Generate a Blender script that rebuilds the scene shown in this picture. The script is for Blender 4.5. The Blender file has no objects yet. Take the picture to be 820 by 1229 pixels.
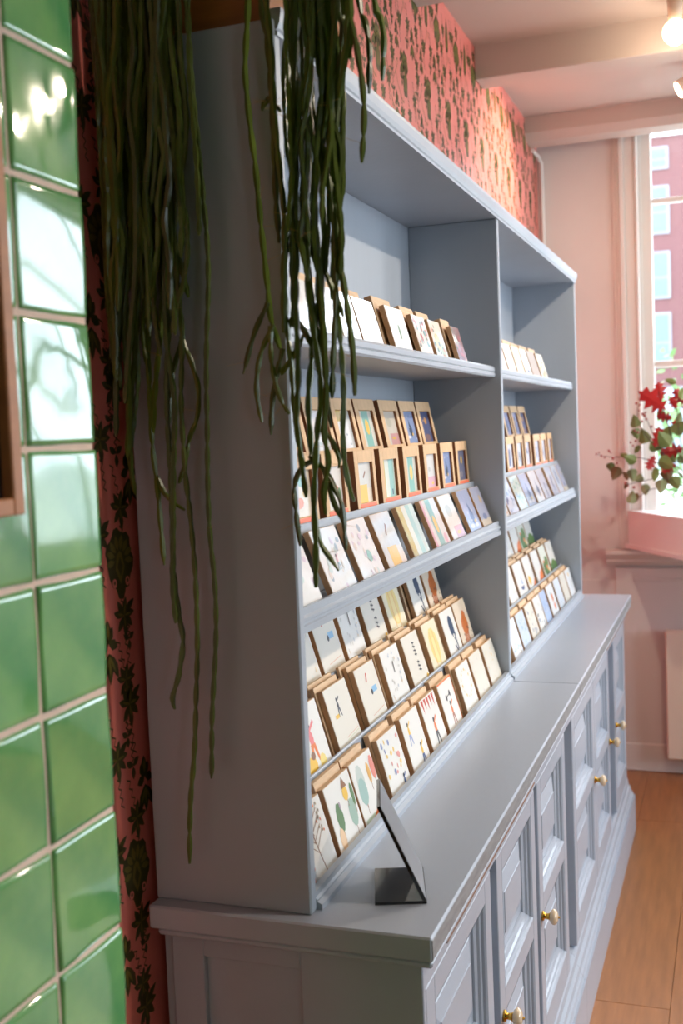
import bpy, math, random
from mathutils import Vector, Matrix
random.seed(7)
scene = bpy.context.scene
COL = scene.collection

# ------------------------------------------------------------------ camera
CAM_T = Vector((0.7857, -1.3551, 1.5518))
CR = Vector((0.9422, 0.33262, -0.04015)); CU = Vector((0.01375, 0.08137, 0.99659)); CB = Vector((0.33476, -0.93954, 0.07209))
FPX = 1332.9
cam_d = bpy.data.cameras.new('camera'); cam = bpy.data.objects.new('camera', cam_d); COL.objects.link(cam)
cam.matrix_world = Matrix(((CR.x, CU.x, CB.x, CAM_T.x), (CR.y, CU.y, CB.y, CAM_T.y), (CR.z, CU.z, CB.z, CAM_T.z), (0, 0, 0, 1)))
cam_d.sensor_fit = 'VERTICAL'; cam_d.sensor_height = 36.0; cam_d.lens = 36.0 * FPX / 1229.0
cam_d.clip_start = 0.05; cam_d.clip_end = 300
cam_d.dof.use_dof = True; cam_d.dof.focus_distance = 2.0; cam_d.dof.aperture_fstop = 5.0
scene.camera = cam

# ------------------------------------------------------------------ sky, daylight, exposure
world = bpy.data.worlds.new('overcast_sky'); scene.world = world; world.use_nodes = True
bgn = world.node_tree.nodes['Background']
bgn.inputs[0].default_value = (0.76, 0.88, 1.0, 1); bgn.inputs[1].default_value = 6.5
scene.view_settings.view_transform = 'Standard'; scene.view_settings.look = 'None'
scene.view_settings.gamma = 1.0; scene.view_settings.use_curve_mapping = False
scene.view_settings.exposure = 0.55

def portal(loc, rot, sx, sy):
    # sampling portal for the sky light of one window opening (gives off no light itself)
    d = bpy.data.lights.new('window_portal', 'AREA'); d.shape = 'RECTANGLE'; d.size = sx; d.size_y = sy; d.cycles.is_portal = True
    o = bpy.data.objects.new('window_portal', d); COL.objects.link(o); o.location = loc; o.rotation_euler = rot
R90 = math.pi / 2
# window openings of the room: two in the right-hand wall, a wide second one in the far wall, and the one in view
WIN_R = [(.45, 1.65), (2.15, 3.35)]
W2 = (2.15, 3.55, 1.0, 2.70)
for (a, b) in WIN_R: portal((4.33, (a + b) / 2, 1.65), (0, R90, 0), 1.94, b - a)
portal(((W2[0] + W2[1]) / 2, 3.70, (W2[2] + W2[3]) / 2), (-R90, 0, 0), W2[1] - W2[0], W2[3] - W2[2])
portal((3.475, -3.66, 1.4), (R90, 0, 0), .55, .6)   # unseen opening added to throw cool light on the hutch end
portal((1.02, 3.74, 1.9), (-R90, 0, 0), 1.2, 1.8)

# ------------------------------------------------------------------ helpers
def s2l(c):
    c = c / 255.0
    return c / 12.92 if c <= 0.04045 else ((c + 0.055) / 1.055) ** 2.4
def rgb(r, g, b): return (s2l(r), s2l(g), s2l(b), 1)
MATS = {}
def mat(name, col, rough=0.5, vary=0.0, scale=8.0, bump=0.0, bscale=40.0, metal=0.0, emit=None, coat=0.0, stretch=None, objvar=0.0, spec=None, col2=None):
    if name in MATS: return MATS[name]
    m = bpy.data.materials.new(name); m.use_nodes = True
    nt = m.node_tree; b = nt.nodes['Principled BSDF']
    b.inputs['Base Color'].default_value = col; b.inputs['Roughness'].default_value = rough; b.inputs['Metallic'].default_value = metal
    if coat: b.inputs['Coat Weight'].default_value = coat; b.inputs['Coat Roughness'].default_value = 0.05
    if spec is not None: b.inputs['Specular IOR Level'].default_value = spec
    if emit: b.inputs['Emission Color'].default_value = emit[0]; b.inputs['Emission Strength'].default_value = emit[1]
    src = None
    if vary or bump:
        tc = nt.nodes.new('ShaderNodeTexCoord'); mp = nt.nodes.new('ShaderNodeMapping')
        nt.links.new(tc.outputs['Object'], mp.inputs[0])
        if stretch: mp.inputs['Scale'].default_value = stretch
    if vary:
        n = nt.nodes.new('ShaderNodeTexNoise'); n.inputs['Scale'].default_value = scale; n.inputs['Detail'].default_value = 5
        nt.links.new(mp.outputs[0], n.inputs['Vector'])
        cr = nt.nodes.new('ShaderNodeValToRGB'); cr.color_ramp.elements[0].position = 0.3; cr.color_ramp.elements[1].position = 0.7
        c2 = col2 if col2 else tuple(min(1, c * (1 + vary)) for c in col[:3]) + (1,)
        c1 = col if col2 else tuple(c * (1 - vary) for c in col[:3]) + (1,)
        cr.color_ramp.elements[0].color = c1; cr.color_ramp.elements[1].color = c2
        nt.links.new(n.outputs['Fac'], cr.inputs[0]); src = cr.outputs[0]
    if objvar:
        oi = nt.nodes.new('ShaderNodeObjectInfo'); hsv = nt.nodes.new('ShaderNodeHueSaturation')
        mr = nt.nodes.new('ShaderNodeMapRange'); mr.inputs[3].default_value = 1 - objvar; mr.inputs[4].default_value = 1 + objvar
        nt.links.new(oi.outputs['Random'], mr.inputs[0]); nt.links.new(mr.outputs[0], hsv.inputs['Value'])
        if src: nt.links.new(src, hsv.inputs['Color'])
        else: hsv.inputs['Color'].default_value = col
        src = hsv.outputs[0]
    if src: nt.links.new(src, b.inputs['Base Color'])
    if bump:
        n2 = nt.nodes.new('ShaderNodeTexNoise'); n2.inputs['Scale'].default_value = bscale; n2.inputs['Detail'].default_value = 4
        nt.links.new(mp.outputs[0], n2.inputs['Vector'])
        bp = nt.nodes.new('ShaderNodeBump'); bp.inputs['Strength'].default_value = bump; bp.inputs['Distance'].default_value = 0.002
        nt.links.new(n2.outputs['Fac'], bp.inputs['Height']); nt.links.new(bp.outputs[0], b.inputs['Normal'])
    MATS[name] = m
    return m

PAINT = mat('grey_blue_paint', rgb(172, 180, 193), 0.28, 0.05, 5, 0.25, 60, stretch=(1, 0.25, 1))
PAINT_H = mat('grey_blue_paint_hutch', rgb(164, 172, 183), 0.38, 0.05, 4, 0.18, 60, stretch=(1, 1, 0.25))
EDGE = mat('rubbed_grey_edge', rgb(138, 138, 140), 0.45, 0.18, 60, 0.4, 120, stretch=(1, .4, 2))
WORN = mat('bare_worn_wood', rgb(128, 94, 72), 0.7, 0.3, 30)
KRAFT = mat('kraft_wood', rgb(212, 180, 144), 0.65, 0.10, 30, stretch=(1, 1, 6), objvar=0.06)
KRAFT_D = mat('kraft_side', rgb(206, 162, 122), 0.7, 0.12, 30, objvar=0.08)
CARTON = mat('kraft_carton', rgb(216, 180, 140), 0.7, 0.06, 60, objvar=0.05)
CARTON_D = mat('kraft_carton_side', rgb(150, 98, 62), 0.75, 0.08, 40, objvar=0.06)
PINKW = mat('pink_cream_wall', rgb(220, 213, 208), 0.6, 0.03, 3, 0.08, 80)
GREENP = mat('dark_green_paint', rgb(66, 92, 58), 0.6)
TRIMW = mat('pink_cream_trim', rgb(222, 215, 208), 0.4)
CEIL = mat('ceiling_cream', rgb(190, 172, 160), 0.7, 0.02, 3)
PAPER = mat('coral_wallpaper', rgb(230, 126, 114), 0.30, 0.03, 12, spec=0.8)
MOTD = mat('wallpaper_dark_green', rgb(70, 68, 28), 0.36)
MOTL = mat('wallpaper_olive', rgb(118, 108, 46), 0.36)
GROUT = mat('pale_pink_grout', rgb(222, 192, 174), 0.8, 0.06, 60, 0.3, 200)
BRASS = mat('brass', rgb(206, 160, 70), 0.25, metal=1.0)
PORC = mat('cream_porcelain', rgb(222, 196, 162), 0.12, 0.06, 20, coat=0.6)
BLACK = mat('black_acrylic', rgb(24, 24, 27), 0.12, coat=0.5)
GREYSHEET = mat('grey_plastic_sheet', rgb(120, 122, 126), 0.25, 0.1, 6, coat=0.5)
CACTUS = mat('cactus_green', rgb(78, 92, 26), 0.30, 0.25, 14, objvar=0.35)
HAIRM = mat('cactus_bristle', rgb(190, 150, 70), 0.6)
CRATE = mat('orange_brown_wood', rgb(150, 88, 30), 0.5, 0.25, 6, stretch=(1, 1, 8))
FRAMEW = mat('oak_frame', rgb(186, 122, 76), 0.5, 0.12, 10, stretch=(1, 1, 6))
PICD = mat('dark_print', rgb(58, 34, 28), 0.3, 0.3, 12)
PICL = mat('picture_mount', rgb(225, 220, 212), 0.5)
RADM = mat('radiator_enamel', rgb(236, 214, 196), 0.35)
GLASS = None

class MB:
    def __init__(s): s.v = []; s.f = []; s.m = []
    def quad(s, pts, mi=0):
        i = len(s.v); s.v += [tuple(p) for p in pts]; s.f.append(tuple(range(i, i + len(pts)))); s.m.append(mi)
    def box(s, x0, x1, y0, y1, z0, z1, mi=0, c=0.0015, faces=None):
        # chamfered box
        c = min(c, (x1 - x0) / 3, (y1 - y0) / 3, (z1 - z0) / 3)
        i0 = len(s.v); idx = {}
        for xi, (X, sx) in enumerate(((x0, 1), (x1, -1))):
            for yi, (Y, sy) in enumerate(((y0, 1), (y1, -1))):
                for zi, (Z, sz) in enumerate(((z0, 1), (z1, -1))):
                    for ax in range(3):
                        p = [X + sx * c, Y + sy * c, Z + sz * c]; p[ax] = (X, Y, Z)[ax]
                        idx[(xi, yi, zi, ax)] = len(s.v); s.v.append(tuple(p))
        def add(l):
            s.f.append(tuple(l)); s.m.append(mi)
        for d in (0, 1):
            q = [(0, 0), (1, 0), (1, 1), (0, 1)]
            if d == 0: q = q[::-1]
            add([idx[(d, a, b, 0)] for a, b in q])
            add([idx[(a, d, b, 1)] for a, b in q[::-1]])
            add([idx[(a, b, d, 2)] for a, b in q])
        if c > 0:
            for a in (0, 1):
                for b in (0, 1):
                    e = [idx[(a, b, 0, 0)], idx[(a, b, 1, 0)], idx[(a, b, 1, 1)], idx[(a, b, 0, 1)]]
                    add(e if (a + b) % 2 else e[::-1])
                    e = [idx[(a, 0, b, 0)], idx[(a, 1, b, 0)], idx[(a, 1, b, 2)], idx[(a, 0, b, 2)]]
                    add(e[::-1] if (a + b) % 2 else e)
                    e = [idx[(0, a, b, 1)], idx[(1, a, b, 1)], idx[(1, a, b, 2)], idx[(0, a, b, 2)]]
                    add(e if (a + b) % 2 else e[::-1])
                    for d in (0, 1):
                        t = [idx[(a, b, d, 0)], idx[(a, b, d, 1)], idx[(a, b, d, 2)]]
                        add(t if (a + b + d) % 2 else t[::-1])
    def ext_y(s, prof, y0, y1, mi=0):
        n = len(prof)
        for k in range(n):
            (a, b), (c, d) = prof[k], prof[(k + 1) % n]
            s.quad([(a, y0, b), (c, y0, d), (c, y1, d), (a, y1, b)], mi)
        s.quad([(p[0], y0, p[1]) for p in prof][::-1], mi); s.quad([(p[0], y1, p[1]) for p in prof], mi)
    def ext_x(s, prof, x0, x1, mi=0):
        n = len(prof)
        for k in range(n):
            (a, b), (c, d) = prof[k], prof[(k + 1) % n]
            s.quad([(x0, a, b), (x1, a, b), (x1, c, d), (x0, c, d)], mi)
        s.quad([(x0, p[0], p[1]) for p in prof], mi); s.quad([(x1, p[0], p[1]) for p in prof][::-1], mi)
    def prism_z(s, poly, z0, z1, mi=0):
        n = len(poly)
        for k in range(n):
            (a, b), (c, d) = poly[k], poly[(k + 1) % n]
            s.quad([(a, b, z0), (c, d, z0), (c, d, z1), (a, b, z1)], mi)
        s.quad([(p[0], p[1], z0) for p in poly][::-1], mi); s.quad([(p[0], p[1], z1) for p in poly], mi)
    def rings(s, y0, y1, z0, z1, prof, mi=0, cap=True):
        # rectangular rings facing +x: prof of (inset, x)
        pr = None
        for ins, x in prof:
            cur = [(x, y0 + ins, z0 + ins), (x, y1 - ins, z0 + ins), (x, y1 - ins, z1 - ins), (x, y0 + ins, z1 - ins)]
            if pr:
                for k in range(4): s.quad([pr[k], pr[(k + 1) % 4], cur[(k + 1) % 4], cur[k]], mi)
            pr = cur
        if cap: s.quad(pr, mi)
    def tube(s, pts, radii, n=6, mi=0, cap=True):
        pts = [Vector(p) for p in pts]; base = len(s.v); up = None
        for k, p in enumerate(pts):
            t = (pts[min(k + 1, len(pts) - 1)] - pts[max(k - 1, 0)])
            t = t.normalized() if t.length > 1e-9 else Vector((0, 0, 1))
            if up is None: up = t.orthogonal().normalized()
            up = (up - t * up.dot(t)).normalized(); w = t.cross(up)
            for a in range(n):
                an = 2 * math.pi * a / n
                s.v.append(tuple(p + (up * math.cos(an) + w * math.sin(an)) * radii[k]))
        for k in range(len(pts) - 1):
            for a in range(n):
                i = base + k * n; b = (a + 1) % n
                s.f.append((i + a, i + b, i + n + b, i + n + a)); s.m.append(mi)
        if cap:
            s.f.append(tuple(base + a for a in range(n))[::-1]); s.m.append(mi)
            e = base + (len(pts) - 1) * n; s.f.append(tuple(e + a for a in range(n))); s.m.append(mi)
    def build(s, name, mats, parent=None, smooth=False):
        me = bpy.data.meshes.new(name); me.from_pydata(s.v, [], s.f)
        for m in (mats if isinstance(mats, (list, tuple)) else [mats]): me.materials.append(m)
        if any(s.m): me.polygons.foreach_set('material_index', s.m)
        if smooth: me.polygons.foreach_set('use_smooth', [True] * len(me.polygons))
        me.update()
        return link(name, me, parent)
def link(name, me, parent=None):
    o = bpy.data.objects.new(name, me); COL.objects.link(o)
    if parent: o.parent = parent
    return o
def tag(o, label=None, cat=None, group=None, kind=None):
    if label: o['label'] = label
    if cat: o['category'] = cat
    if group: o['group'] = group
    if kind: o['kind'] = kind
    return o
def empty(name, loc=(0, 0, 0)):
    o = bpy.data.objects.new(name, None); COL.objects.link(o); o.location = loc; o.empty_display_size = 0.05
    return o
def unparent_offset(root, *kids):
    for k in kids: k.location = (-root.location.x, -root.location.y, -root.location.z)
def at(px, py, Y):
    # the point of the vertical plane y = Y that the traced photo point stands on
    d = -CB * FPX + CR * (px - 410) - CU * (py - 614.5)
    k = (Y - CAM_T.y) / d.y
    return CAM_T + d * k

# ------------------------------------------------------------------ room shell
WX, YF, CZ = -0.02, 3.652, 2.82
RX, YB = 4.3, -3.6
# floor: planks run along y
fb = MB(); fb.box(WX - .1, RX, YB, YF + .12, -0.06, -0.012, c=0)
floor = tag(fb.build('floor', mat('floor_underlay', rgb(70, 46, 30), 0.9)), 'warm oak plank floor of the shop', kind='structure')
PLANK = mat('oak_plank', rgb(166, 110, 66), 0.34, 0.16, 5, 0.12, 60, stretch=(9, 0.9, 9), objvar=0.07)
pw = 0.1955; pl = 1.42
def plank_mesh(ln):
    b = MB(); b.box(0.0006, pw - 0.0006, 0.0006, ln - 0.0006, -0.012, 0, c=0.0008)
    me = bpy.data.meshes.new('plank'); me.from_pydata(b.v, [], b.f); me.materials.append(PLANK); return me
PM = plank_mesh(pl)
for i in range(0, 14):
    x0 = 0.4085 - pw + pw * i
    off = 1.575 if i == 1 else 1.575 + pl * ((i * 0.381) % 1.0)
    y = off - 4 * pl
    while y < YF:
        if y >= YB and y + pl <= YF + 0.1 and x0 + pw < RX:
            o = link('floor_plank', PM, floor); o.location = (x0, y, 0)
        elif y < YF and y + pl > YF and YF - y > .02:
            o = link('floor_plank', plank_mesh(YF - y), floor); o.location = (x0, y, 0)
        y += pl

# ceiling with beams
cb = MB(); cb.box(WX - .1, RX + .1, YB - .1, YF + .12, CZ, CZ + .1, c=0)
ceil = tag(cb.build('ceiling', CEIL), 'cream plaster ceiling between the beams', kind='structure')
for (y0, y1, zb) in [(-1.05, -.93, 2.705), (-.15, -.03, 2.705), (.70, .82, 2.705), (1.57, 1.69, 2.703), (2.41, 2.53, 2.71), (3.36, 3.50, 2.725)]:
    b = MB()
    if y0 > 3: b.ext_x([(y0, CZ), (y0, zb + .03), (y0 + .025, zb + .005), (y0 + .03, zb - .0), (y1, zb), (y1, CZ)], WX, RX)
    else: b.box(WX, RX, y0, y1, zb, CZ + .005, c=0.003)
    b.build('ceiling_beam', CEIL, ceil)

# left wall (wallpaper)
wb = MB(); wb.box(WX - .1, WX, YB, YF, 0, CZ, c=0)
wall_left = tag(wb.build('wall_left', PAPER), 'coral wallpapered wall behind the display hutch', kind='structure')
# far wall round the window opening
WX0, WX1, WZ0, WZ1 = 0.42, 1.62, 1.0, 2.80
b = MB()
b.box(WX - .1, WX0, YF, YF + .12, 0, CZ, c=0); b.box(WX1, W2[0], YF, YF + .12, 0, CZ, c=0); b.box(W2[1], RX, YF, YF + .12, 0, CZ, c=0)
b.box(W2[0], W2[1], YF, YF + .12, 0, W2[2], c=0); b.box(W2[0], W2[1], YF, YF + .12, W2[3], CZ, c=0)
b.box(WX0, WX1, YF, YF + .12, 0, WZ0, c=0); b.box(WX0, WX1, YF, YF + .12, WZ1, CZ, c=0)
wall_far = tag(b.build('wall_far', PINKW), 'pink cream wall with the tall window', kind='structure')
# lower wall projection under the window, baseboard
b = MB(); b.box(.281, 2.2, YF - .02, YF, 0, .905, c=.002); b.build('panelling', PINKW, wall_far)
b = MB(); b.box(WX, .281, YF - .012, YF, .60, .85, c=.003); b.build('dado_panel', PINKW, wall_far)
b = MB(); b.box(.36, 2.2, YF - .026, YF - .019, .845, .86, c=.002); b.build('dado_rail', PINKW, wall_far)
b = MB(); b.box(.281, 3.4, YF - .036, YF - .02, 0, .124, c=.004)
tag(b.build('baseboard_far', PINKW), 'pink cream baseboard under the window wall', kind='structure')
# right wall with two shop windows
b = MB(); ys = [YB] + [v for w in WIN_R for v in w] + [YF]
for k in range(0, len(ys), 2): b.box(RX, RX + .12, ys[k], ys[k + 1], 0, CZ, c=0)
for (a, c_) in WIN_R:
    b.box(RX, RX + .12, a, c_, 0, .68, c=0); b.box(RX, RX + .12, a, c_, 2.62, CZ, c=0)
tag(b.build('wall_right', GREENP), 'dark green wall with shop windows', kind='structure')
for n, (a, c_) in enumerate(WIN_R):
    b = MB(); m = (a + c_) / 2
    b.box(RX - .06, RX - .02, m - .03, m + .03, .7, 2.6); b.box(RX - .06, RX - .02, a, c_, 1.78, 1.83)
    b.box(RX - .07, RX - .02, a - .06, a, .66, 2.64); b.box(RX - .07, RX - .02, c_, c_ + .06, .66, 2.64)
    tag(b.build('window_%d' % (n + 2), TRIMW), 'cream framed shop window in the side wall', kind='structure')
b = MB()
b.box(W2[0] - .06, W2[0], YF - .03, YF, W2[2] - .04, W2[3] + .05); b.box(W2[1], W2[1] + .06, YF - .03, YF, W2[2] - .04, W2[3] + .05)
b.box(W2[0], W2[1], YF - .05, YF - .02, 1.95, 2.0); b.box((W2[0] + W2[1]) / 2 - .02, (W2[0] + W2[1]) / 2 + .02, YF - .05, YF - .02, W2[2], W2[3])
tag(b.build('window_4', TRIMW), 'cream framed wide window in the far wall', kind='structure')
b = MB(); b.box(WX - .1, 3.2, YB - .1, YB, 0, CZ, c=0); b.box(3.75, RX + .1, YB - .1, YB, 0, CZ, c=0)
b.box(3.2, 3.75, YB - .1, YB, 0, 1.1, c=0); b.box(3.2, 3.75, YB - .1, YB, 1.7, CZ, c=0)  # gap left here is an added light opening, out of view
tag(b.build('wall_back', mat('light_green_paint', rgb(158, 188, 108), 0.6)), 'light green wall at the back of the shop', kind='structure')

# window 1: architrave, frame, bars, pane
w1 = tag(empty('window_1', (1.0, YF, 1.0)), 'tall cream framed sash window in the far wall', kind='structure')
def wpart(name, fn, m=TRIMW):
    b = MB(); fn(b); o = b.build(name, m, w1); unparent_offset(w1, o); return o
def arch(b, x0, sgn=1):
    for (u0, u1, d) in [(0, .016, .012), (.016, .03, .024), (.03, .052, .034), (.052, .095, .022), (.095, .108, .03)]:
        a, c_ = sorted((x0 + sgn * u0, x0 + sgn * u1)); b.box(a, c_, YF - d, YF, .985, CZ - .002, c=.003)
wpart('architrave', lambda b: arch(b, .300)); wpart('architrave', lambda b: arch(b, 1.74, -1))
wpart('frame_stile', lambda b: b.box(.405, .462, YF + .01, YF + .07, 1.0, CZ - .03, c=.004))
wpart('frame_stile', lambda b: b.box(1.58, 1.635, YF + .01, YF + .07, 1.0, CZ - .03, c=.004))
wpart('frame_stile', lambda b: b.box(1.02, 1.045, YF + .025, YF + .06, 1.0, CZ - .03, c=.004))
wpart('glazing_bar', lambda b: b.box(.462, 1.58, YF + .02, YF + .06, 2.472, 2.494, c=.004))
wpart('glazing_bar', lambda b: b.box(.462, 1.58, YF + .02, YF + .06, 1.774, 1.802, c=.004))
wpart('frame_rail', lambda b: b.box(.462, 1.58, YF + .01, YF + .07, 1.0, 1.05, c=.004))
gm = bpy.data.materials.new('clear_window_glass'); gm.use_nodes = True
nt = gm.node_tree; nt.nodes.clear(); out = nt.nodes.new('ShaderNodeOutputMaterial'); mx = nt.nodes.new('ShaderNodeMixShader'); mx.inputs[0].default_value = 0.06
tr = nt.nodes.new('ShaderNodeBsdfTransparent'); gl = nt.nodes.new('ShaderNodeBsdfGlossy'); gl.inputs['Roughness'].default_value = 0.02
nt.links.new(tr.outputs[0], mx.inputs[1]); nt.links.new(gl.outputs[0], mx.inputs[2]); nt.links.new(mx.outputs[0], out.inputs[0])
for (z0, z1) in [(1.05, 1.774), (1.802, 2.472), (2.494, 2.79)]:
    wpart('pane', lambda b: b.box(.462, 1.58, YF + .038, YF + .042, z0, z1, c=0), gm)
# sill moulding under the architrave
def sill(b):
    pr = [(YF - .0, .985), (YF - .075, .985), (YF - .075, .97), (YF - .06, .957), (YF - .045, .945), (YF - .045, .935), (YF - .03, .92), (YF, .915)]
    b.ext_x(pr, .245, 2.1)
wpart('window_sill', sill)
# conduit in the corner
b = MB(); b.tube([(WX + .008, 3.50, 2.715), (WX + .01, 3.62, 2.715), (WX + .02, YF - .012, 2.69), (WX + .022, YF - .012, 2.4), (WX + .022, YF - .012, 1.6)], [.009] * 5, 8)
tag(b.build('trim_1', TRIMW), 'thin white conduit running down the far wall corner', kind='structure')

# ------------------------------------------------------------------ wallpaper print
def motif_print():
    b = MB(); lay = [0]
    def P(y, z, pts, mi, ang=0, sc=1, d=0.0004):
        ca, sa = math.cos(ang), math.sin(ang)
        b.quad([(WX + d, y + sc * (p[0] * ca - p[1] * sa), z + sc * (p[0] * sa + p[1] * ca)) for p in pts], mi)
    def leaf(y, z, ang, ln, w, mi=0, d=.0004):
        pts = [(0, 0), (ln * .3, w * .8), (ln * .6, w), (ln * .85, w * .5), (ln, 0), (ln * .8, -w * .45), (ln * .5, -w * .8), (ln * .25, -w * .5)]
        P(y, z, pts, mi, ang, 1, d)
    def squig(y, z, ang, ln, w=.0012):
        n = 7; ca, sa = math.cos(ang), math.sin(ang)
        pr = None
        for k in range(n + 1):
            t = ln * k / n; o = (.004 if k % 2 else -.004)
            c = (y + t * ca - o * sa, z + t * sa + o * ca)
            if pr: b.quad([(WX + .0003, pr[0], pr[1] - w), (WX + .0003, c[0], c[1] - w), (WX + .0003, c[0], c[1] + w), (WX + .0003, pr[0], pr[1] + w)], 0)
            pr = c
    def palm(y, z, sc=1, rot=0):
        sc *= 1.3 if y < .03 else 1.0
        for k, a in enumerate((75, 35, 5, -40, -85, -130, 165, 125)):
            leaf(y, z, math.radians(a + rot), (.021 + .006 * (k in (4, 1))) * sc, .0050 * sc)
        for k, a in enumerate((75, 5, -85, 165)):
            leaf(y, z, math.radians(a + rot), .014 * sc, .0018 * sc, 1, .0007)
        squig(y, z + .012 * sc, math.radians(110 + rot), .04 * sc); squig(y, z - .02 * sc, math.radians(-80 + rot), .035 * sc)
    def medal(y, z, sc=1):
        pts = [(-.006, -.05), (.006, -.052), (.013, -.037), (.022, -.036), (.026, -.022)]
        for k in range(8):
            a = math.radians(-8 + k * 28); r = .034 if k % 2 else .039
            pts += [(math.cos(a - .16) * r * .95, .004 + math.sin(a - .16) * r * 1.15), (math.cos(a + .12) * r * .95, .004 + math.sin(a + .12) * r * 1.15)]
        pts += [(-.028, -.02), (-.02, -.034), (-.012, -.036)]
        P(y, z, pts, 0, 0, sc)
        for k in range(8):
            a = math.radians(-8 + k * 28)
            leaf(y + sc * math.cos(a) * .013, z + sc * (.004 + math.sin(a) * .013), a, .022 * sc, .0058 * sc, 1, .0007)
        P(y, z, [(0, -.03), (.012, -.008), (.006, .012), (0, .016), (-.008, .01), (-.012, -.01)], 1, 0, sc, .0008)
        P(y, z, [(0, -.02), (.007, -.006), (0, .008), (-.007, -.006)], 0, 0, sc, .001)
        for s_ in (-1, 1):
            P(y, z, [(s_ * .017 + .006 * math.cos(t), -.028 + .007 * math.sin(t)) for t in [k * math.pi / 4 for k in range(8)]], 2, 0, sc, .0011)
            P(y, z, [(s_ * .017 + .0026 * math.cos(t), -.027 + .003 * math.sin(t)) for t in [k * math.pi / 3 for k in range(6)]], 0, 0, sc, .0013)
    def cage(y, z, sc=1):
        P(y, z, [(-.012, -.06), (.012, -.06), (.017, -.05), (.02, -.02), (.018, .012), (.012, .032), (.005, .044), (0, .062), (-.005, .044), (-.012, .032), (-.018, .012), (-.02, -.02), (-.017, -.05)], 0, 0, sc)
        for k in (-1, 0, 1): P(y, z, [(k * .009 - .003, -.046), (k * .009 + .003, -.046), (k * .007 + .0025, .014), (k * .005, .028), (k * .007 - .0025, .014)], 1, 0, sc, .0008)
    def flower(y, z, sc=1, rot=0):
        for a in (60, 120, -20, 200): leaf(y, z + .012 * sc, math.radians(a + rot), .022 * sc, .008 * sc)
        for a in (-60, -90, -120): leaf(y, z, math.radians(a + rot), .04 * sc, .008 * sc)
        for a in (-60, -90, -120): leaf(y, z - .004, math.radians(a + rot), .026 * sc, .0028 * sc, 1, .0008)
        leaf(y, z + .012 * sc, math.radians(90 + rot), .03 * sc, .009 * sc); leaf(y, z + .016 * sc, math.radians(90 + rot), .02 * sc, .004 * sc, 1, .0008)
    def sprig(y, z, sc=1, rot=0):
        squig(y, z, math.radians(90 + rot), .03 * sc)
        for a in (30, 150, -90): leaf(y, z, math.radians(a + rot), .016 * sc, .005 * sc)
    def vine(y, z, sg=1):
        pr = None
        for k in range(15):
            t = k / 14; c = (y + sg * (.07 * t + .02 * math.sin(t * 9)), z + .05 * math.sin(t * 5.5))
            if pr: b.quad([(WX + .0003, pr[0], pr[1] - .002), (WX + .0003, c[0], c[1] - .002), (WX + .0003, c[0], c[1] + .002), (WX + .0003, pr[0], pr[1] + .002)], 1)
            pr = c
    Wd, Hd = 0.24, 0.44
    zb = 0.944
    for i in range(-2, 16):
        for k in range(-3, 5):
            y0 = -.018 + i * Wd; z0 = zb + k * Hd
            L = [(medal, 0, 0, 1), (palm, .004, -.075, 1), (sprig, .014, -.11, 1), (palm, .0, -.165, .9), (palm, .006, -.20, 1.05), (sprig, -.004, -.245, 1), (palm, -.034, -.27, 1), (flower, .036, .115, 1), (palm, .008, .075, .95), (sprig, .006, .15, 1.2),
                 (flower, -.04, -.12, 1.1), (flower, .05, -.14, .9), (palm, .05, -.03, 1), (palm, -.05, .04, 1), (cage, .12, .22, 1), (cage, .12, .03, .85), (palm, .085, .11, 1), (palm, .155, .12, 1), (medal, .12, -.20, .8), (palm, .08, -.09, 1.1), (palm, .16, -.08, 1), (sprig, .09, .2, 1.2), (sprig, .15, -.13, 1.2), (palm, .075, .03, .9), (palm, .165, .04, .9), (flower, .09, -.2 + .44, .9)]
            for fn, dy, dz, sc in L:
                yy, zz = y0 + dy, z0 + dz
                if zz < .05 or zz > CZ - .03 or yy > YF - .05 or yy < -.33: continue
                if yy > .03 and zz < 2.06: continue
                fn(yy, zz, sc)
            for dy, dz, sg in ((.02, .19, 1), (.14, -.05, -1), (.19, .15, 1)):
                yy, zz = y0 + dy, z0 + dz
                if yy > .05 and yy < YF - .2 and 2.14 < zz < CZ - .08: vine(yy, zz, sg)
    # keep every triangle of the print on the wall
    return b
mb_ = motif_print()
mb_.v = [(x, min(y, YF - .003), min(z, CZ - .002)) for x, y, z in mb_.v]
mb_.build('wallpaper_print', [MOTD, MOTL, PAPER], wall_left)

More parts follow.
